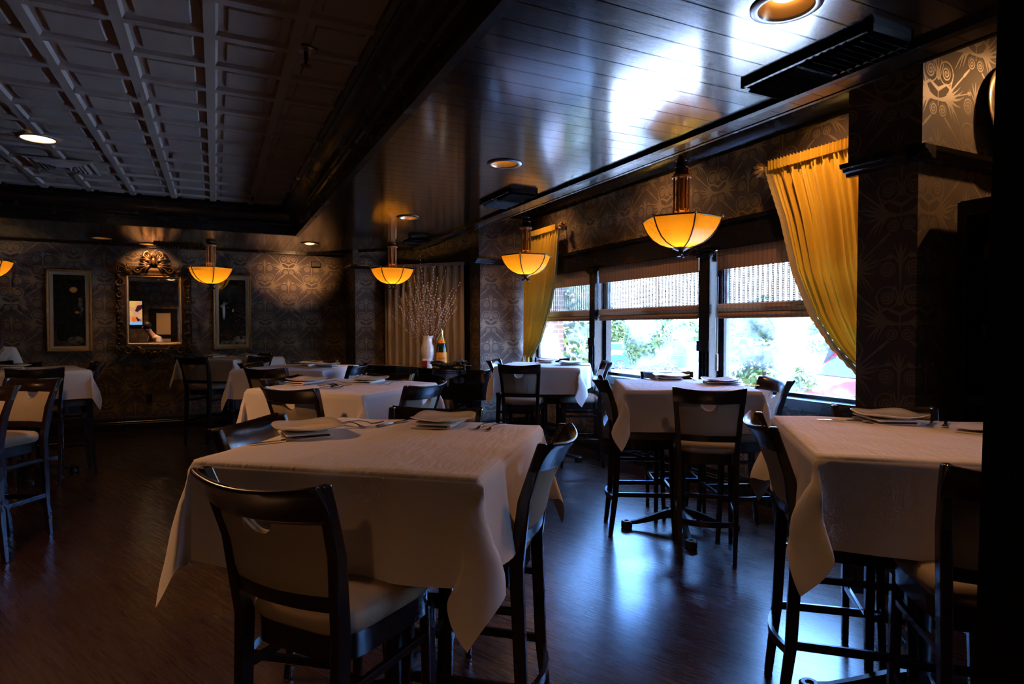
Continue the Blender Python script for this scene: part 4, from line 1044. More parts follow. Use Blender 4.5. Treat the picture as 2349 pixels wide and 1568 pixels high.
put(FK0, .56, 2.635, TZ+.012, -15, 'steel fork lying over its twin behind the left plate of the foreground table')
put(KN0, .70, 2.65, TZ, 35, 'steel knife alone on the foreground cloth between the two plates')
put(FK0, 1.02, 2.39, TZ, 215, 'left of two steel forks beside the far plate of the foreground table')
put(FK0, 1.055, 2.35, TZ, 215, 'right of two steel forks beside the far plate of the foreground table')
put(KN0, 2.57, 1.82, TZ, 130, 'steel knife left of the plate on the right foreground table')
put(FK0, 2.83, 1.60, TZ, 200, 'left of two steel forks beside the plate on the right foreground table')
put(FK0, 2.87, 1.565, TZ, 205, 'right of two steel forks beside the plate on the right foreground table')
put(KN0, 3.19, 3.98, TZ, 80, 'steel knife at the left end of the window table')
put(FK0, 3.50, 3.83, TZ, 240, 'steel fork in the middle of the window table between the plates')
put(FK0, 3.40, 3.29, TZ, 150, 'upper of two steel forks at the right end of the window table')
put(KN0, 3.46, 3.26, TZ, 140, 'steel knife at the right end of the window table')
put(FK0, 3.68, 6.25, TZ, 240, 'steel fork between the plates of the far window table')
put(KN0, 3.62, 5.73, TZ, 150, 'steel knife at the right side of the far window table')
for i, (dx, dy, rz, dz, lb) in enumerate(((0,0,20,0,'lowest steel fork of the heap on the middle table'),(.01,.02,75,.006,'steel fork across the heap on the middle table, tines up'),(-.03,-.01,130,.012,'steel fork lying leftmost on the heap of the middle table'),(.04,.0,-15,.012,'steel fork lying rightmost on the heap of the middle table, handle pointing right'),(.0,-.015,100,.02,'topmost steel fork of the heap on the middle table'))):
    put(FK0, .735+dx, 4.42+dy, TZ+dz, rz, lb)
put(FK0, 1.16, 4.57, TZ, 200, 'left of two steel forks beside the right plate of the middle table')
put(FK0, 1.20, 4.53, TZ, 205, 'right of two steel forks beside the right plate of the middle table')
put(FK0, .84, 4.83, TZ, -30, 'steel fork between the two plates of the middle table')
put(FK0, .95, 6.83, TZ, 150, 'steel fork in front of the plates on the table left of the piano')
# ------------------------------------------------------------------ piano and what stands on it
def spline(pts, n=8):
    out = []; m = len(pts)
    for i in range(m-1):
        p0, p1, p2, p3 = pts[max(i-1,0)], pts[i], pts[i+1], pts[min(i+2,m-1)]
        for k in range(n):
            t = k/n; out.append(tuple(.5*((2*p1[j])+(-p0[j]+p2[j])*t+(2*p0[j]-5*p1[j]+4*p2[j]-p3[j])*t*t+(-p0[j]+3*p1[j]-3*p2[j]+p3[j])*t**3) for j in range(2)))
    out.append(pts[-1]); return out
M_PIANO = mat('piano_lacquer', (.004,.004,.005), .05, .6, coat=.6, coat_r=.03, fn=lambda nt, b: setr(nt, b, noise(nt, coord(nt), 5, 2)*.04 + .03))
pc = (2.45, 7.85)
curve = spline([(2.86,6.72),(2.60,6.98),(2.38,7.32),(2.24,7.66),(2.10,7.98),(1.92,8.20),(1.74,8.36),(1.66,8.52),(1.72,8.68),(1.88,8.74)])
outl = [(x-pc[0], y-pc[1]) for x, y in curve+[(2.05,8.68),(3.34,7.68),(3.38,7.50),(2.98,6.78)]]
def inset(poly, k): return [(x*k, y*k) for x, y in poly]
t = thing('grand_piano', 'black lacquered grand piano before the tan niche curtain', 'piano', (pc[0],pc[1],0))
obj('rim', MB().prism(inset(outl,.965), .64, .965), M_PIANO, t, smooth=35, bevel=.006)
obj('lid', MB().prism(outl, .985, 1.018), M_PIANO, t, smooth=35, bevel=.008)
obj('lid_bead', MB().prism(inset(outl,.985), .965, .985), M_PIANO, t, smooth=35)
obj('lid_hinge', MB().bar((-.62,.62,1.0195),(.62,-.30,1.0195), .008, .003), M_GILT, t)
for x, y in ((.28,-.78),(.70,-.22),(-.52,.66)):
    l = obj('leg', MB().loops([[(x+sx*w, y+sy*w, z) for sx, sy in ((-1,-1),(1,-1),(1,1),(-1,1))] for z, w in ((.10,.035),(.14,.045),(.50,.065),(.60,.075),(.64,.075))]), M_PIANO, t, bevel=.006)
    obj('caster', MB().lathe([(.02,0),(.03,.01),(.03,.05),(.02,.10)], 14, (x,y,0)), M_GILT, l, smooth=40)
lb = MB(); lb.box(.36,.40,-.42,-.38,.12,.66); lb.box(.44,.48,-.48,-.44,.12,.66); lb.box(.30,.54,-.52,-.34,.08,.12)
obj('pedal_lyre', lb, M_PIANO, t, bevel=.004)
kb = MB(); Mk = Matrix.Translation((.70,-.70,0)) @ Matrix.Rotation(R(60), 4, 'Z')
obj('key_slip', MB().box(-.12,.62,-.10,.05,.72,.80, Mk), M_PIANO, t, bevel=.004)
obj('keyboard', MB().box(-.10,.60,-.09,.03,.80,.812, Mk), M_WHITE, t)
ZP = 1.018
M_VASE = mat('cream_porcelain', (.62,.58,.52), .15, .5, coat=.6, coat_r=.05, fn=_chn)
vx, vy = 2.55, 7.84
t = thing('flower_vase', 'tall cream porcelain vase holding willow branches on the piano', 'vase', (vx,vy,ZP))
VK = 1.15
pr = [(.001,0),(.078,0),(.080,.012),(.070,.022),(.072,.05),(.078,.055),(.070,.065),(.082,.105),(.093,.15),(.092,.19),(.078,.24),(.068,.28),(.070,.31),(.082,.345)]
rings = []
for r, z in [(r, z*VK) for r, z in pr]:
    rings.append([((r+(.010*math.cos(7*2*math.pi*j/56) if z > .37 else 0))*math.cos(2*math.pi*j/56), (r+(.010*math.cos(7*2*math.pi*j/56) if z > .37 else 0))*math.sin(2*math.pi*j/56), z+(.006*math.cos(7*2*math.pi*j/56) if z > .37 else 0)) for j in range(56)])
rings += [[(x*.9,y*.9,z-.004) for x,y,z in rings[-1]], [(x*.75,y*.75,.27) for x,y,z in rings[-2]]]
obj('body', MB().loops(rings), M_VASE, t, smooth=50)
obj('crest_motif', MB().sphere((-.042,-.074,.215), .012, 10, 8, .8, .5, 1.8).sphere((-.042,-.070,.245),.006,8,6), M_IRON, t, smooth=60)
M_TWIG = flat('willow_twig', (.10,.045,.03), .7, .3); M_CATK = flat('catkin', (.62,.52,.46), .9, .2)
br = random.Random(5)
DIRS = [(-.62,-.1,.52),(-.55,.12,.86),(-.30,-.12,.95),(-.38,.1,.78),(-.22,.0,1.02),(-.10,-.1,1.28),(.0,.1,.90),(.06,-.08,.82),(.30,.04,1.10),(.18,-.1,.98),(.42,.02,.86),(.55,-.1,.95),(.46,.12,.72),(.34,-.15,.70),(-.46,-.16,.62),(.10,.14,1.15),(-.15,.15,.80),(.50,.0,.60),(-.05,-.15,.70)]
names = ['drooping farthest left','second from the left, long','tall and left of centre','left, half as tall','upright left of centre','tallest left of centre','upright in the middle','short in the middle','tallest right of centre','upright right of centre','right, leaning','leaning farthest right and tall','low on the right','short right of centre','low on the left','thin and tall near the middle','thin left of the middle','lowest on the right','short in front']
rt_ = Vector((.8996,-.4369,0)); fw_ = Vector((.4369,.8996,0))
for i, (a, dpt, hh) in enumerate(DIRS):
    t = thing('willow_branch', 'budded willow branch in the cream vase, '+names[i], 'branch', (vx,vy,ZP), 0, 'willow branches in the vase')
    d0 = rt_*(.030*math.copysign(1,a)*min(1,abs(a)*3))+fw_*br.uniform(-.02,.02)
    end = rt_*a*.80+fw_*dpt*.6; hh = hh*.92
    pts = []
    for k in range(15):
        u = k/14; p = d0+(end-d0)*(u**1.25); z = .10+(hh+.18)*u-.10*abs(a)*u*u
        pts.append(p+Vector((br.uniform(-1,1)*.007*u, br.uniform(-1,1)*.007*u, z)))
    sb = MB().tube(pts, [.0042*(1-.7*k/14) for k in range(15)], 5); cb = MB()
    for sd in range(2):
        k0 = br.randint(5,9); p0 = pts[k0]; e = p0+rt_*br.uniform(-.12,.12)+fw_*br.uniform(-.05,.05)+Vector((0,0,br.uniform(.18,.30)))
        sp = [p0+(e-p0)*(q/5) for q in range(6)]; sb.tube(sp, [.0026,.0024,.002,.0018,.0015,.001], 4)
        for q in range(1,6): cb.sphere(sp[q]+Vector((br.uniform(-1,1)*.005,br.uniform(-1,1)*.005,0)), .0062, 6, 4, .75, .75, 1.6)
    obj('stem', sb, M_TWIG, t)
    for k in range(5, 15):
        for q in range(2):
            c = pts[k]+(pts[k]-pts[k-1])*(-.5*q); cb.sphere(c+Vector((br.uniform(-1,1)*.006,br.uniform(-1,1)*.006,0)), .0066, 6, 4, .75, .75, 1.6)
    o = obj('catkins', cb, M_CATK, t, smooth=60); o['kind'] = 'stuff'
# champagne bottle
M_BOT = mat('dark_green_glass', (.006,.022,.010), .05, .6, coat=.5, coat_r=.03, fn=lambda nt, b: setr(nt, b, noise(nt, coord(nt), 5, 2)*.03 + .03))
M_ORANGE = flat('orange_label', (.85,.32,.02), .45, .4); M_FOIL = flat('gold_foil', (.75,.55,.16), .3, .5, metal=.85); M_INK = flat('label_ink', (.08,.04,.02), .6, .3)
t = thing('champagne_bottle', 'large green champagne bottle with orange label beside the vase on the piano', 'bottle', (2.735,7.80,ZP))
obj('glass', MB().lathe([(.001,0),(.066,0),(.070,.01),(.070,.21),(.066,.25),(.054,.295),(.038,.335),(.026,.37),(.020,.42),(.019,.47)], 32), M_BOT, t, smooth=50)
lab = obj('label', MB().lathe([(.0708,.03),(.0708,.175)], 40, cap=False), M_ORANGE, t, smooth=60)
obj('foil', MB().lathe([(.0425,.330),(.030,.368),(.0225,.42),(.0215,.455),(.0235,.462),(.0235,.470),(.0205,.474),(.0215,.49),(.015,.498),(.001,.50)], 24), M_FOIL, t, smooth=50)
nl_ = obj('neck_label', MB().lathe([(.0545,.298),(.0432,.330),(.036,.348)], 32, cap=False), M_ORANGE, t, smooth=60)
va = math.atan2(-7.80, -2.735); tm = MB()
for k, ch in enumerate('Veuve Clicquot'):
    if ch == ' ': continue
    a = va+(k-6.5)*.105; cu = bpy.data.curves.new('letter', 'FONT'); cu.body = ch; cu.size = .019; cu.align_x = 'CENTER'; cu.align_y = 'CENTER'; cu.extrude = .0004
    o = bpy.data.objects.new('letter', cu); COL.objects.link(o); bpy.context.view_layer.update()
    me = o.evaluated_get(bpy.context.evaluated_depsgraph_get()).to_mesh()
    Mx = Matrix.Translation((.0714*math.cos(a), .0714*math.sin(a), .098)) @ Matrix.Rotation(a+math.pi/2, 4, 'Z') @ Matrix.Rotation(math.pi/2, 4, 'X')
    tm.add([Mx @ v.co for v in me.vertices], [tuple(p.vertices) for p in me.polygons]); bpy.data.objects.remove(o); bpy.data.curves.remove(cu)
obj('lettering', tm, M_INK, lab)
obj('rule', MB().lathe([(.0713,.080),(.0713,.082)], 40, cap=False), M_INK, lab)
obj('seal', MB().sphere((.049*math.cos(va+.1), .049*math.sin(va+.1), .318), .009, 12, 8), M_INK, nl_, smooth=60)
# card holder and garland on the lid
t = thing('card_holder', 'small maroon card holder on the front edge of the piano lid', 'card holder', (2.40,7.50,ZP), R(-20))
obj('stand', MB().box(-.035,.035,-.02,.02,0,.085), M_RED, t, bevel=.008); obj('card', MB().box(-.027,.027,-.012,.012,.055,.107), M_WHITE, t, bevel=.006); obj('card', MB().box(.030,.056,-.010,.010,.075,.105), M_WHITE, t, bevel=.003)
M_FEATH = flat('black_garland', (.012,.012,.012), .5, .4)
gb = MB(); gr = random.Random(9)
for i in range(60):
    u = i/59; c = Vector((2.50+.36*u, 7.50-.25*u, ZP+.035+.02*math.sin(u*9)))
    for k in range(7):
        d = Vector((gr.gauss(0,1), gr.gauss(0,1), abs(gr.gauss(0,.8)))).normalized(); w = d.orthogonal().normalized()*.012; q = c+d*gr.uniform(.03,.055)
        gb.add([c-w, c+w, q+w*.4, q-w*.4], [(0,1,2,3)])
gb.tube([(2.50+.36*u/10, 7.50-.25*u/10, ZP+.03+.012*math.sin(u)) for u in range(11)], .028, 8)
tag(obj('black_garland', gb, M_FEATH), 'shiny black leafy garland lying along the front of the piano lid', 'garland')

# ------------------------------------------------------------------ back wall: paintings, mirror, small fittings
def painting_mat(name, kind):
    def fn(nt, b):
        c = coord(nt, 'UV'); u, v, _ = c.sep(); n1 = noise(nt, c, 18, 5); d, colr = voro(nt, c, 60); d2, col2 = voro(nt, c, 34); big = noise(nt, c, 5, 3)
        base = mixc(nt, n1.step(.52,.75), (.004,.006,.005), (.030,.045,.022))
        def blob(x, y, rx, ry): return (((u-x)*(1/rx)).pow(2.0) + ((v-y)*(1/ry)).pow(2.0)).step(1.1, .35)
        if kind == 1:
            x0, z0 = -1.86, 1.76
            base = mixc(nt, d2.step(.30,.08)*big.step(.45,.6), base, (.12,.16,.08))
            base = mixc(nt, blob(x0+.05, z0+.30, .05, .045), base, (.8,.36,.06))
            base = mixc(nt, blob(x0+.09, z0-.02, .03, .02), base, (.8,.28,.06))
            base = mixc(nt, blob(x0+.07, z0-.42, .10, .07)*n1.step(.3,.7), base, (.2,.22,.17))
            base = mixc(nt, blob(x0+.13, z0+.08, .035, .16)*n1.step(.4,.7), base, (.26,.3,.33))
        else:
            x0, z0 = .24, 1.76
            m = blob(x0+.13, z0-.10, .12, .28)*d.step(.26,.10); base = mixc(nt, m, base, (.95,.36,.45))
            m = blob(x0-.10, z0-.38, .14, .10)*d.step(.28,.10); base = mixc(nt, m, base, (.95,.28,.12))
            base = mixc(nt, blob(x0-.12, z0+.02, .022, .14), base, (.85,.82,.85))
            base = mixc(nt, blob(x0-.11, z0+.12, .10, .06)*n1.step(.45,.65), base, (.45,.42,.36))
            base = mixc(nt, blob(x0+.01, z0+.03, .018, .03), base, (.8,.6,.08))
            base = mixc(nt, blob(x0+.12, z0-.42, .11, .06)*n1.step(.3,.6), base, (.6,.46,.38))
            base = mixc(nt, blob(x0+.0, z0-.48, .22, .05)*n1.step(.4,.6), base, (.16,.2,.08))
        setc(nt, b, base)
    return mat(name, rough=.6, spec=.3, coat=1.0, coat_r=.015, fn=fn, Coat_IOR=2.0)
def frame_prof(b, hw_, hh_, prof):
    rings = []
    for ins, out in prof:
        rings.append([(-hw_+ins, -out, -hh_+ins), (hw_-ins, -out, -hh_+ins), (hw_-ins, -out, hh_-ins), (-hw_+ins, -out, hh_-ins)])
    for i in range(len(rings)-1): b.loops([rings[i], rings[i+1]], cap=False)
    return b
def framed(x, z, w, h, name, label, m, tilt=0):
    t = thing('framed_painting', label, 'painting', (x, YB-.004, z)); t.rotation_euler = (tilt,0,0)
    b = frame_prof(MB(), w/2, h/2, [(0,0),(0,.035),(.012,.05),(.022,.046),(.030,.034),(.042,.036),(.046,.028)])
    rg = random.Random(3)
    for sx in (-1,1):
        for sz in (-1,1):
            for k in range(5): b.sphere((sx*(w/2-.02-.016*k), -.045, sz*(h/2-.02)), .013-.0015*k, 8, 6); b.sphere((sx*(w/2-.02), -.045, sz*(h/2-.02-.016*k)), .013-.0015*k, 8, 6)
        b.sphere((sx*(w/2-.015), -.045, 0), .012, 8, 6, 1, 1, 2.2)
    obj('frame', b, M_GILT, t, smooth=35)
    obj('liner', frame_prof(MB(), w/2-.044, h/2-.044, [(0,.030),(.002,.032),(.030,.020),(.031,.012)]), M_LINER, t, smooth=35)
    obj('gilt_fillet', frame_prof(MB(), w/2-.074, h/2-.074, [(0,.016),(.003,.019),(.007,.018),(.008,.010)]), M_GILT, t)
    o = obj('canvas', MB().box(-w/2+.07, w/2-.07, -.012, -.006, -h/2+.07, h/2-.07), m, t)
    me = o.data
    for p in me.polygons:
        for li in p.loop_indices: co = me.vertices[me.loops[li].vertex_index].co; me.uv_layers[0].data[li].uv = (co.x+x, co.z+z)
    return t
framed(-1.860, 1.765, .535, 1.17, 'p', 'left gilt-framed dark painting with one orange fruit', painting_mat('oil_painting_fruit', 1))
framed(.240, 1.765, .545, 1.17, 'p', 'right gilt-framed dark painting of pink blossoms and a waterfall', painting_mat('oil_painting_blossoms', 2))
mx, mz, mw, mh = -.815, 1.785, .70, 1.01
t = thing('carved_mirror', 'wall mirror in a heavy dark carved frame between the two paintings', 'mirror', (mx, YB-.006, mz))
b = frame_prof(MB(), .49, .645, [(0,0),(0,.02),(.03,.05),(.06,.062),(.10,.045),(.125,.05),(.135,.035),(.145,.03),(.147,.015)])
def scroll(cx, cz, r, a0, turn, w, y=-.06):
    pts = []
    for k in range(26):
        u = k/25; a = a0+turn*u*2*math.pi*1.35; rr_ = r*(1-.86*u); pts.append((cx+rr_*math.cos(a), y-.012*math.sin(math.pi*u), cz+rr_*math.sin(a)))
    b.tube(pts, [w*(.5+.5*math.sin(math.pi*min(1,.15+k/25))) for k in range(26)], 6)
def acan(cx, cz, a, l, w, y=-.065):
    for q in (-1,-.5,0,.5,1):
        aa = a+q*.55; pts = [(cx+math.cos(aa+q*.3*u)*l*u*(1-.25*abs(q)), y-.02*math.sin(math.pi*u), cz+math.sin(aa+q*.3*u)*l*u*(1-.25*abs(q))) for u in (0,.33,.66,1)]
        b.tube(pts, [w*.7,w,w*.7,.002], 6)
for sx in (-1,1):
    for cz, r in ((.60,.075),(.40,.07),(.22,.055),(-.22,.06),(-.40,.07),(-.60,.075)): scroll(sx*.44, cz, r, math.pi/2*(1 if cz > 0 else -1), sx*(1 if cz > 0 else -1), .013)
    for cz in (.30,.12,-.12,-.30,-.50,.50): b.sphere((sx*.45,-.07,cz),.020,10,8)
    acan(sx*.44,.0,math.pi/2,.12,.012); acan(sx*.44,.0,-math.pi/2,.12,.012); acan(sx*.46,.52,math.pi/2+sx*-.5,.16,.014); acan(sx*.46,-.52,-math.pi/2+sx*.5,.16,.014)
    for cx, r in ((.34,.07),(.20,.06)): scroll(sx*cx, .60, r, 0 if sx > 0 else math.pi, -sx, .014); scroll(sx*cx, -.60, r, 0 if sx > 0 else math.pi, sx, .014)
    acan(sx*.12,-.60,math.pi/2+sx*math.pi/2*.8+math.pi,.15,.014); acan(sx*.30,.58,math.pi/2-sx*1.2,.16,.014)
    scroll(sx*.07,.80,.065,math.pi/2,-sx,.016,-.075); scroll(sx*.075,.69,.06,-math.pi/2,sx,.015,-.075); acan(sx*.04,.74,math.pi/2-sx*1.1,.15,.016,-.075); acan(sx*.05,.66,-sx*.2 if sx > 0 else math.pi+.2,.17,.016,-.07)
    scroll(sx*.07,-.66,.05,-math.pi/2,sx,.013); b.sphere((sx*.08,-.075,-.62),.02,10,8)
b.sphere((0,-.075,.72),.035,12,8,1,.7,1.6); acan(0,.78,math.pi/2,.11,.016,-.08); b.sphere((0,-.07,-.64),.03,10,8,1.3,.7,1)
obj('carved_frame', b, M_AGILT, t, smooth=60)
obj('inner_moulding', frame_prof(MB(), .352, .507, [(0,.02),(.0,.034),(.008,.038),(.016,.032),(.018,.014)]), M_GILT, t)
b = MB(); w_, h_ = .340, .495; e = .022
b.add([(-w_,-.012,-h_),(w_,-.012,-h_),(w_,-.012,h_),(-w_,-.012,h_),(-w_+e,-.016,-h_+e),(w_-e,-.016,-h_+e),(w_-e,-.016,h_-e),(-w_+e,-.016,h_-e),(-w_,.0,-h_),(w_,.0,-h_),(w_,.0,h_),(-w_,.0,h_)], [(0,1,5,4),(1,2,6,5),(2,3,7,6),(3,0,4,7),(4,5,6,7),(8,11,10,9)])
obj('mirror_glass', b, M_MIRROR, t)
t = thing('wall_speaker', 'small dark box mounted high on the back wall near the corner pier', 'wall box', (1.50,YB,2.565))
obj('housing', MB().box(-.075,.075,-.07,0,-.045,.045), M_BLACKM, t, bevel=.006); obj('grille', MB().box(-.066,.066,-.074,-.070,-.036,.036), M_IRON, t)
t = thing('wall_outlet', 'dark outlet plate low on the back wall below the mirror', 'outlet', (-.90,YB,.47))
obj('plate', MB().box(-.038,.038,-.008,0,-.06,.06), M_BLACKM, t, bevel=.003)
for z in (-.026,.026): obj('socket', MB().box(-.016,.016,-.011,-.008,z-.014,z+.014), M_IRON, t, bevel=.003)

# ------------------------------------------------------------------ right side: dark pillar, wine cabinet, charger plate on the ledge
b = MB(); ax_, ay_ = 1.159, .594
Mp = Matrix.Translation((ax_, ay_, 0)) @ Matrix.Rotation(R(-32), 4, 'Z') @ Matrix.Rotation(R(.9), 4, 'Y')
b.box(0, .55, -.28, 0, -.02, 3.04, Mp); o = struct('wall_dark_pillar', b, M_MATTE)
t = thing('wine_cabinet', 'tall black wine cabinet by the right wall behind the right table', 'cabinet', (3.765,1.36,0))
b = MB(); D, Lc, Hc = .44, .64, 2.235
b.box(0,D,0,.03,0,Hc); b.box(0,D,Lc-.03,Lc,0,Hc); b.box(0,D,0.03,Lc-.03,Hc-.04,Hc); b.box(0,D,.03,Lc-.03,0,.10); b.box(D-.02,D,.03,Lc-.03,.1,Hc-.04)
obj('case', b, M_BLACKM, t, bevel=.004)
for k in range(4): obj('shelf', MB().box(.03,D-.02,.03,Lc-.03,.52+.44*k,.535+.44*k), M_BLACKM, t)
for y0, y1 in ((.0,Lc/2-.002),(Lc/2+.002,Lc)):
    d = MB(); d.box(-.022,0,y0,y0+.05,.08,Hc-.01); d.box(-.022,0,y1-.05,y1,.08,Hc-.01); d.box(-.022,0,y0+.05,y1-.05,.08,.16); d.box(-.022,0,y0+.05,y1-.05,Hc-.09,Hc-.01); d.box(-.022,0,y0+.05,y1-.05,1.10,1.16)
    dr = obj('door', d, M_BLACKM, t, bevel=.003); obj('handle', MB().tube([(-.03,(y1-.025 if y0 < .1 else y0+.025),1.0),(-.045,(y1-.025 if y0 < .1 else y0+.025),1.02),(-.045,(y1-.025 if y0 < .1 else y0+.025),1.24),(-.03,(y1-.025 if y0 < .1 else y0+.025),1.26)], .006, 8), M_STEELD, dr)
M_WBOT = flat('dark_bottle_glass', (.012,.016,.012), .08, .6); nb = 0
places = ['top','second','third','lowest']
for k in range(4):
    for j in range(2):
        z = 1.855-.44*k+.0; y = 1.36+.64-.12-.13*j
        tt = thing('wine_bottle', 'wine bottle on the %s shelf of the black cabinet, %s from the pier' % (places[k], ['first','second'][j]), 'bottle', (3.86,y,z), 0, 'wine bottles in the cabinet')
        obj('glass', MB().lathe([(.001,0),(.036,0),(.037,.01),(.037,.17),(.030,.205),(.014,.23),(.0135,.29)], 18), M_WBOT, tt, smooth=50); obj('capsule', MB().lathe([(.0150,.235),(.0150,.295),(.001,.297)], 14), M_FOIL, tt, smooth=50); obj('label', MB().lathe([(.0375,.05),(.0375,.13)], 20, cap=False), M_INK, tt, smooth=60)
def _chg(nt, b):
    c = coord(nt); n = noise(nt, c, 7, 5, .6); x, y, z = c.sep(); l = c.length(); n2 = noise(nt, c, 16, 4)
    col = mixc(nt, n.step(.42,.62), (.10,.085,.055), (.55,.40,.20)); col = mixc(nt, n2.step(.60,.68)*z.step(-.02,-.12), col, (.40,.07,.02)); setc(nt, b, col)
M_CHG = mat('painted_stoneware', rough=.3, spec=.5, coat=.3, fn=_chg)
t = thing('display_plate', 'large round painted plate leaning on the ledge of the window pier', 'plate', (4.30,1.985,2.515)); t.rotation_euler = (R(-6),0,0)
RD = .29; dx = .42
b = MB(); rings = [[(dx*0+r*math.cos(2*math.pi*k/48), y, RD+r*math.sin(2*math.pi*k/48)) for k in range(48)] for r, y in ((.001,-.006),(RD*.62,-.006),(RD*.72,-.018),(RD*.98,-.034),(RD,-.030),(RD*.97,-.022),(RD*.7,-.004),(.001,.006))]
obj('dish', b.loops(rings), M_CHG, t, smooth=50)

# ------------------------------------------------------------------ seated guests
def skin(name, verts, edges, radii, m, parent, sub=2, root=0):
    me = bpy.data.meshes.new(name); me.from_pydata(verts, edges, []); me.update(); me.materials.append(m)
    o = bpy.data.objects.new(name, me); COL.objects.link(o); o.parent = parent
    md = o.modifiers.new('skin', 'SKIN'); md.use_smooth_shade = True
    for i, r in enumerate(radii):
        d = me.skin_vertices[0].data[i]; d.radius = r if isinstance(r, tuple) else (r, r); d.use_root = (i == root)
    ss = o.modifiers.new('subsurf', 'SUBSURF'); ss.levels = sub; ss.render_levels = sub
    return o
def person(loc, rz, label, hair_m, top_m, vest_m, trouser_m, lean=.10, long_hair=True):
    """seated on a bar chair, facing local +Y, z measured from the floor"""
    t = thing('person', label, 'person', loc, R(rz)); L = lean
    hz = .84
    V = [(0,0,hz),(0,.02+L*.35,hz+.18),(0,.02+L,hz+.40),(0,.03+L*1.25,hz+.52),(0,.05+L*1.5,hz+.62),(0,.07+L*1.6,hz+.74)]
    E_ = [(0,1),(1,2),(2,3),(3,4),(4,5)]; Rr = [(.16,.11),(.135,.095),(.145,.09),(.055,.055),(.070,.085),(.060,.075)]
    def ad(p, par, r): V.append(p); E_.append((par, len(V)-1)); Rr.append(r); return len(V)-1
    for s in (-1,1):
        sh = ad((s*.185,.02+L,hz+.41), 2, .055); el = ad((s*.25,.06+L*.9,hz+.16), sh, .042); wr_ = ad((s*.17,.27+L,hz+.20), el, .028); pm = ad((s*.15,.34+L,hz+.205), wr_, (.036,.018))
        for k in range(4):
            f1 = ad((s*.15+(k-1.5)*.020,.385+L,hz+.205), pm, .0095); f2 = ad((s*.15+(k-1.5)*.022,.42+L-.006*abs(k-1.5),hz+.192), f1, .008)
        th = ad((s*.15-s*.035,.355+L,hz+.20), pm, .010); ad((s*.15-s*.05,.38+L,hz+.195), th, .008)
        hp = ad((s*.10,.02,hz-.02), 0, .095); kn = ad((s*.13,.42,hz-.03), hp, .068); an = ad((s*.13,.40,hz-.44), kn, .045); ad((s*.13,.52,hz-.49), an, (.042,.03))
    obj_b = skin('body', V, E_, Rr, M_SKIN, t)
    hy, hzz = .065+L*1.58, hz+.70
    # face
    nb_ = MB().sphere((0,hy+.088,hzz-.015),.016,10,8,.8,1,1.4)
    for s in (-1,1): nb_.sphere((s*.030,hy+.078,hzz+.015),.009,8,6); nb_.sphere((s*.072,hy,hzz-.005),.022,8,6,.4,.8,1.3)
    obj('face_features', nb_, M_SKIN, t, smooth=60)
    obj('mouth', MB().sphere((0,hy+.080,hzz-.050),.020,10,6,1,.4,.35), M_RED, t, smooth=60)
    hb = MB(); hb.sphere((0,hy-.02,hzz+.025),.105,18,12,.88,1.02,1.05)
    if long_hair:
        hb.grid(lambda u, v: (.115*math.sin((u-.5)*3.4)*(1+.25*math.sin(v*3)), hy-.03-.075*math.cos((u-.5)*3.0)-.05*v*(1-v)-.06*v, hzz+.05-.34*v+.01*math.sin(u*40)), 26, 10)
    obj('hair', hb, hair_m, t, smooth=70)
    shirt = [V[0],V[1],V[2],(0,.025+L*1.2,hz+.455)]; se = [(0,1),(1,2),(2,3)]; sr = [(.175,.125),(.152,.112),(.162,.105),(.07,.065)]
    for s in (-1,1):
        n_ = len(shirt); shirt += [(s*.190,.02+L,hz+.41),(s*.225,.04+L*.95,hz+.29),(s*.255,.06+L*.9,hz+.15)]; se += [(2,n_),(n_,n_+1),(n_+1,n_+2)]; sr += [.072,.070,.062]
    skin('blouse', shirt, se, sr, top_m, t)
    if vest_m: skin('vest', [(0,0,hz-.02),(0,.015+L*.35,hz+.18),(0,.01+L,hz+.37)], [(0,1),(1,2)], [(.182,.132),(.160,.120),(.150,.115)], vest_m, t)
    tr = [(0,0,hz)]; te = []; trr = [(.17,.12)]
    for s in (-1,1):
        n_ = len(tr); tr += [(s*.10,.03,hz-.02),(s*.13,.42,hz-.03),(s*.13,.40,hz-.40)]; te += [(0,n_),(n_,n_+1),(n_+1,n_+2)]; trr += [.105,.078,.060]
    skin('trousers', tr, te, trr, trouser_m, t)
    return t
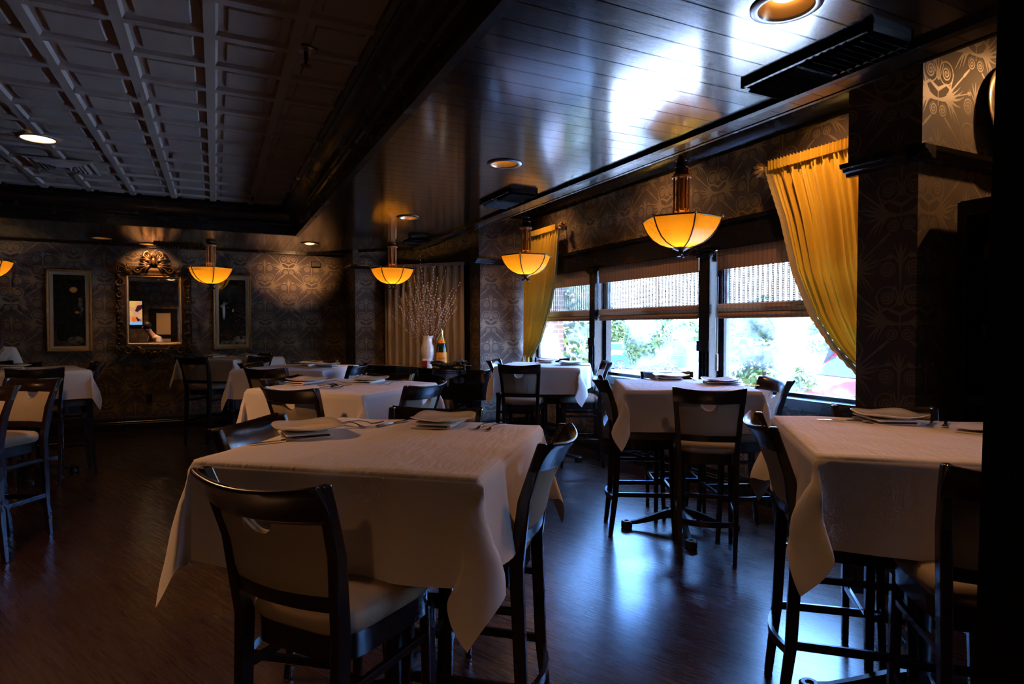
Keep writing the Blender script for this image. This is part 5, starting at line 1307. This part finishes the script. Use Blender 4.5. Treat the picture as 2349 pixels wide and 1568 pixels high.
M_HAIRR = flat('auburn_hair', (.055,.012,.008), .5, .4); M_HAIRD = flat('dark_hair', (.012,.008,.007), .5, .4); M_BLOUSE = flat('white_blouse', (.72,.68,.68), .85, .3); M_VEST = flat('black_vest', (.010,.010,.013), .8, .2)
person((-2.36,9.02,0), -8, 'seated auburn-haired person in white sleeves and black vest at the left edge', M_HAIRR, M_BLOUSE, M_VEST, M_VEST, lean=.02)
chair(-2.33, 8.80, -8, 'bar chair the auburn-haired person sits on')
person((-1.15,3.05,0), 60, 'person in a pale shirt leaning over a table, seen only in the carved mirror', M_HAIRD, M_BLOUSE, None, M_VEST, lean=.26, long_hair=False)
# lit screen on the rear wall, seen only in the mirror
def _tv(nt, b):
    out = nt.nodes['Material Output']; nt.nodes.remove(b); c = coord(nt, 'Object'); x, y, z = c.sep(); d, colr = voro(nt, c.mul((1,1,.8)), 3.2); n = noise(nt, c, 3, 2)
    col = mixc(nt, n.step(.4,.6), (.9,.50,.10), (.75,.35,.20)); col = mixc(nt, d.step(.28,.16)*z.step(.10,.0), col, (1.0,.16,.01)); col = mixc(nt, z.step(-.30,-.31), col, (.25,.60,1.0)); col = mixc(nt, n.step(.62,.66), col, (.05,.01,.02))
    e = nt.nodes.new('ShaderNodeEmission'); e.inputs[1].default_value = .35; nt.links.new(col, e.inputs[0]); nt.links.new(e.outputs[0], out.inputs[0])
M_TV = mat('lit_screen', fn=_tv)
t = thing('television', 'lit wall television on the wall behind the viewer, seen in the mirror', 'television', (-2.86,YR+.03,2.0))
obj('housing', MB().box(-.72,.72,0,.06,-.43,.43), M_BLACKM, t, bevel=.01); obj('screen', MB().box(-.68,.68,.06,.064,-.39,.39), M_TV, t)
b = MB().box(-1.98,-1.16,YR,YR+.05,0,2.15); dr_ = struct('door_1', b, M_BLACKM)
obj('panel', MB().box(-1.78,-1.36,YR+.05,YR+.062,1.28,2.0), M_TAN, dr_, bevel=.004); obj('panel', MB().box(-1.78,-1.36,YR+.05,YR+.062,.35,1.14), M_TAN, dr_, bevel=.004)
obj('door_handle', MB().tube([(-1.25,YR+.05,1.02),(-1.25,YR+.10,1.02),(-1.34,YR+.10,1.02)], .009, 8), M_STEEL, dr_)
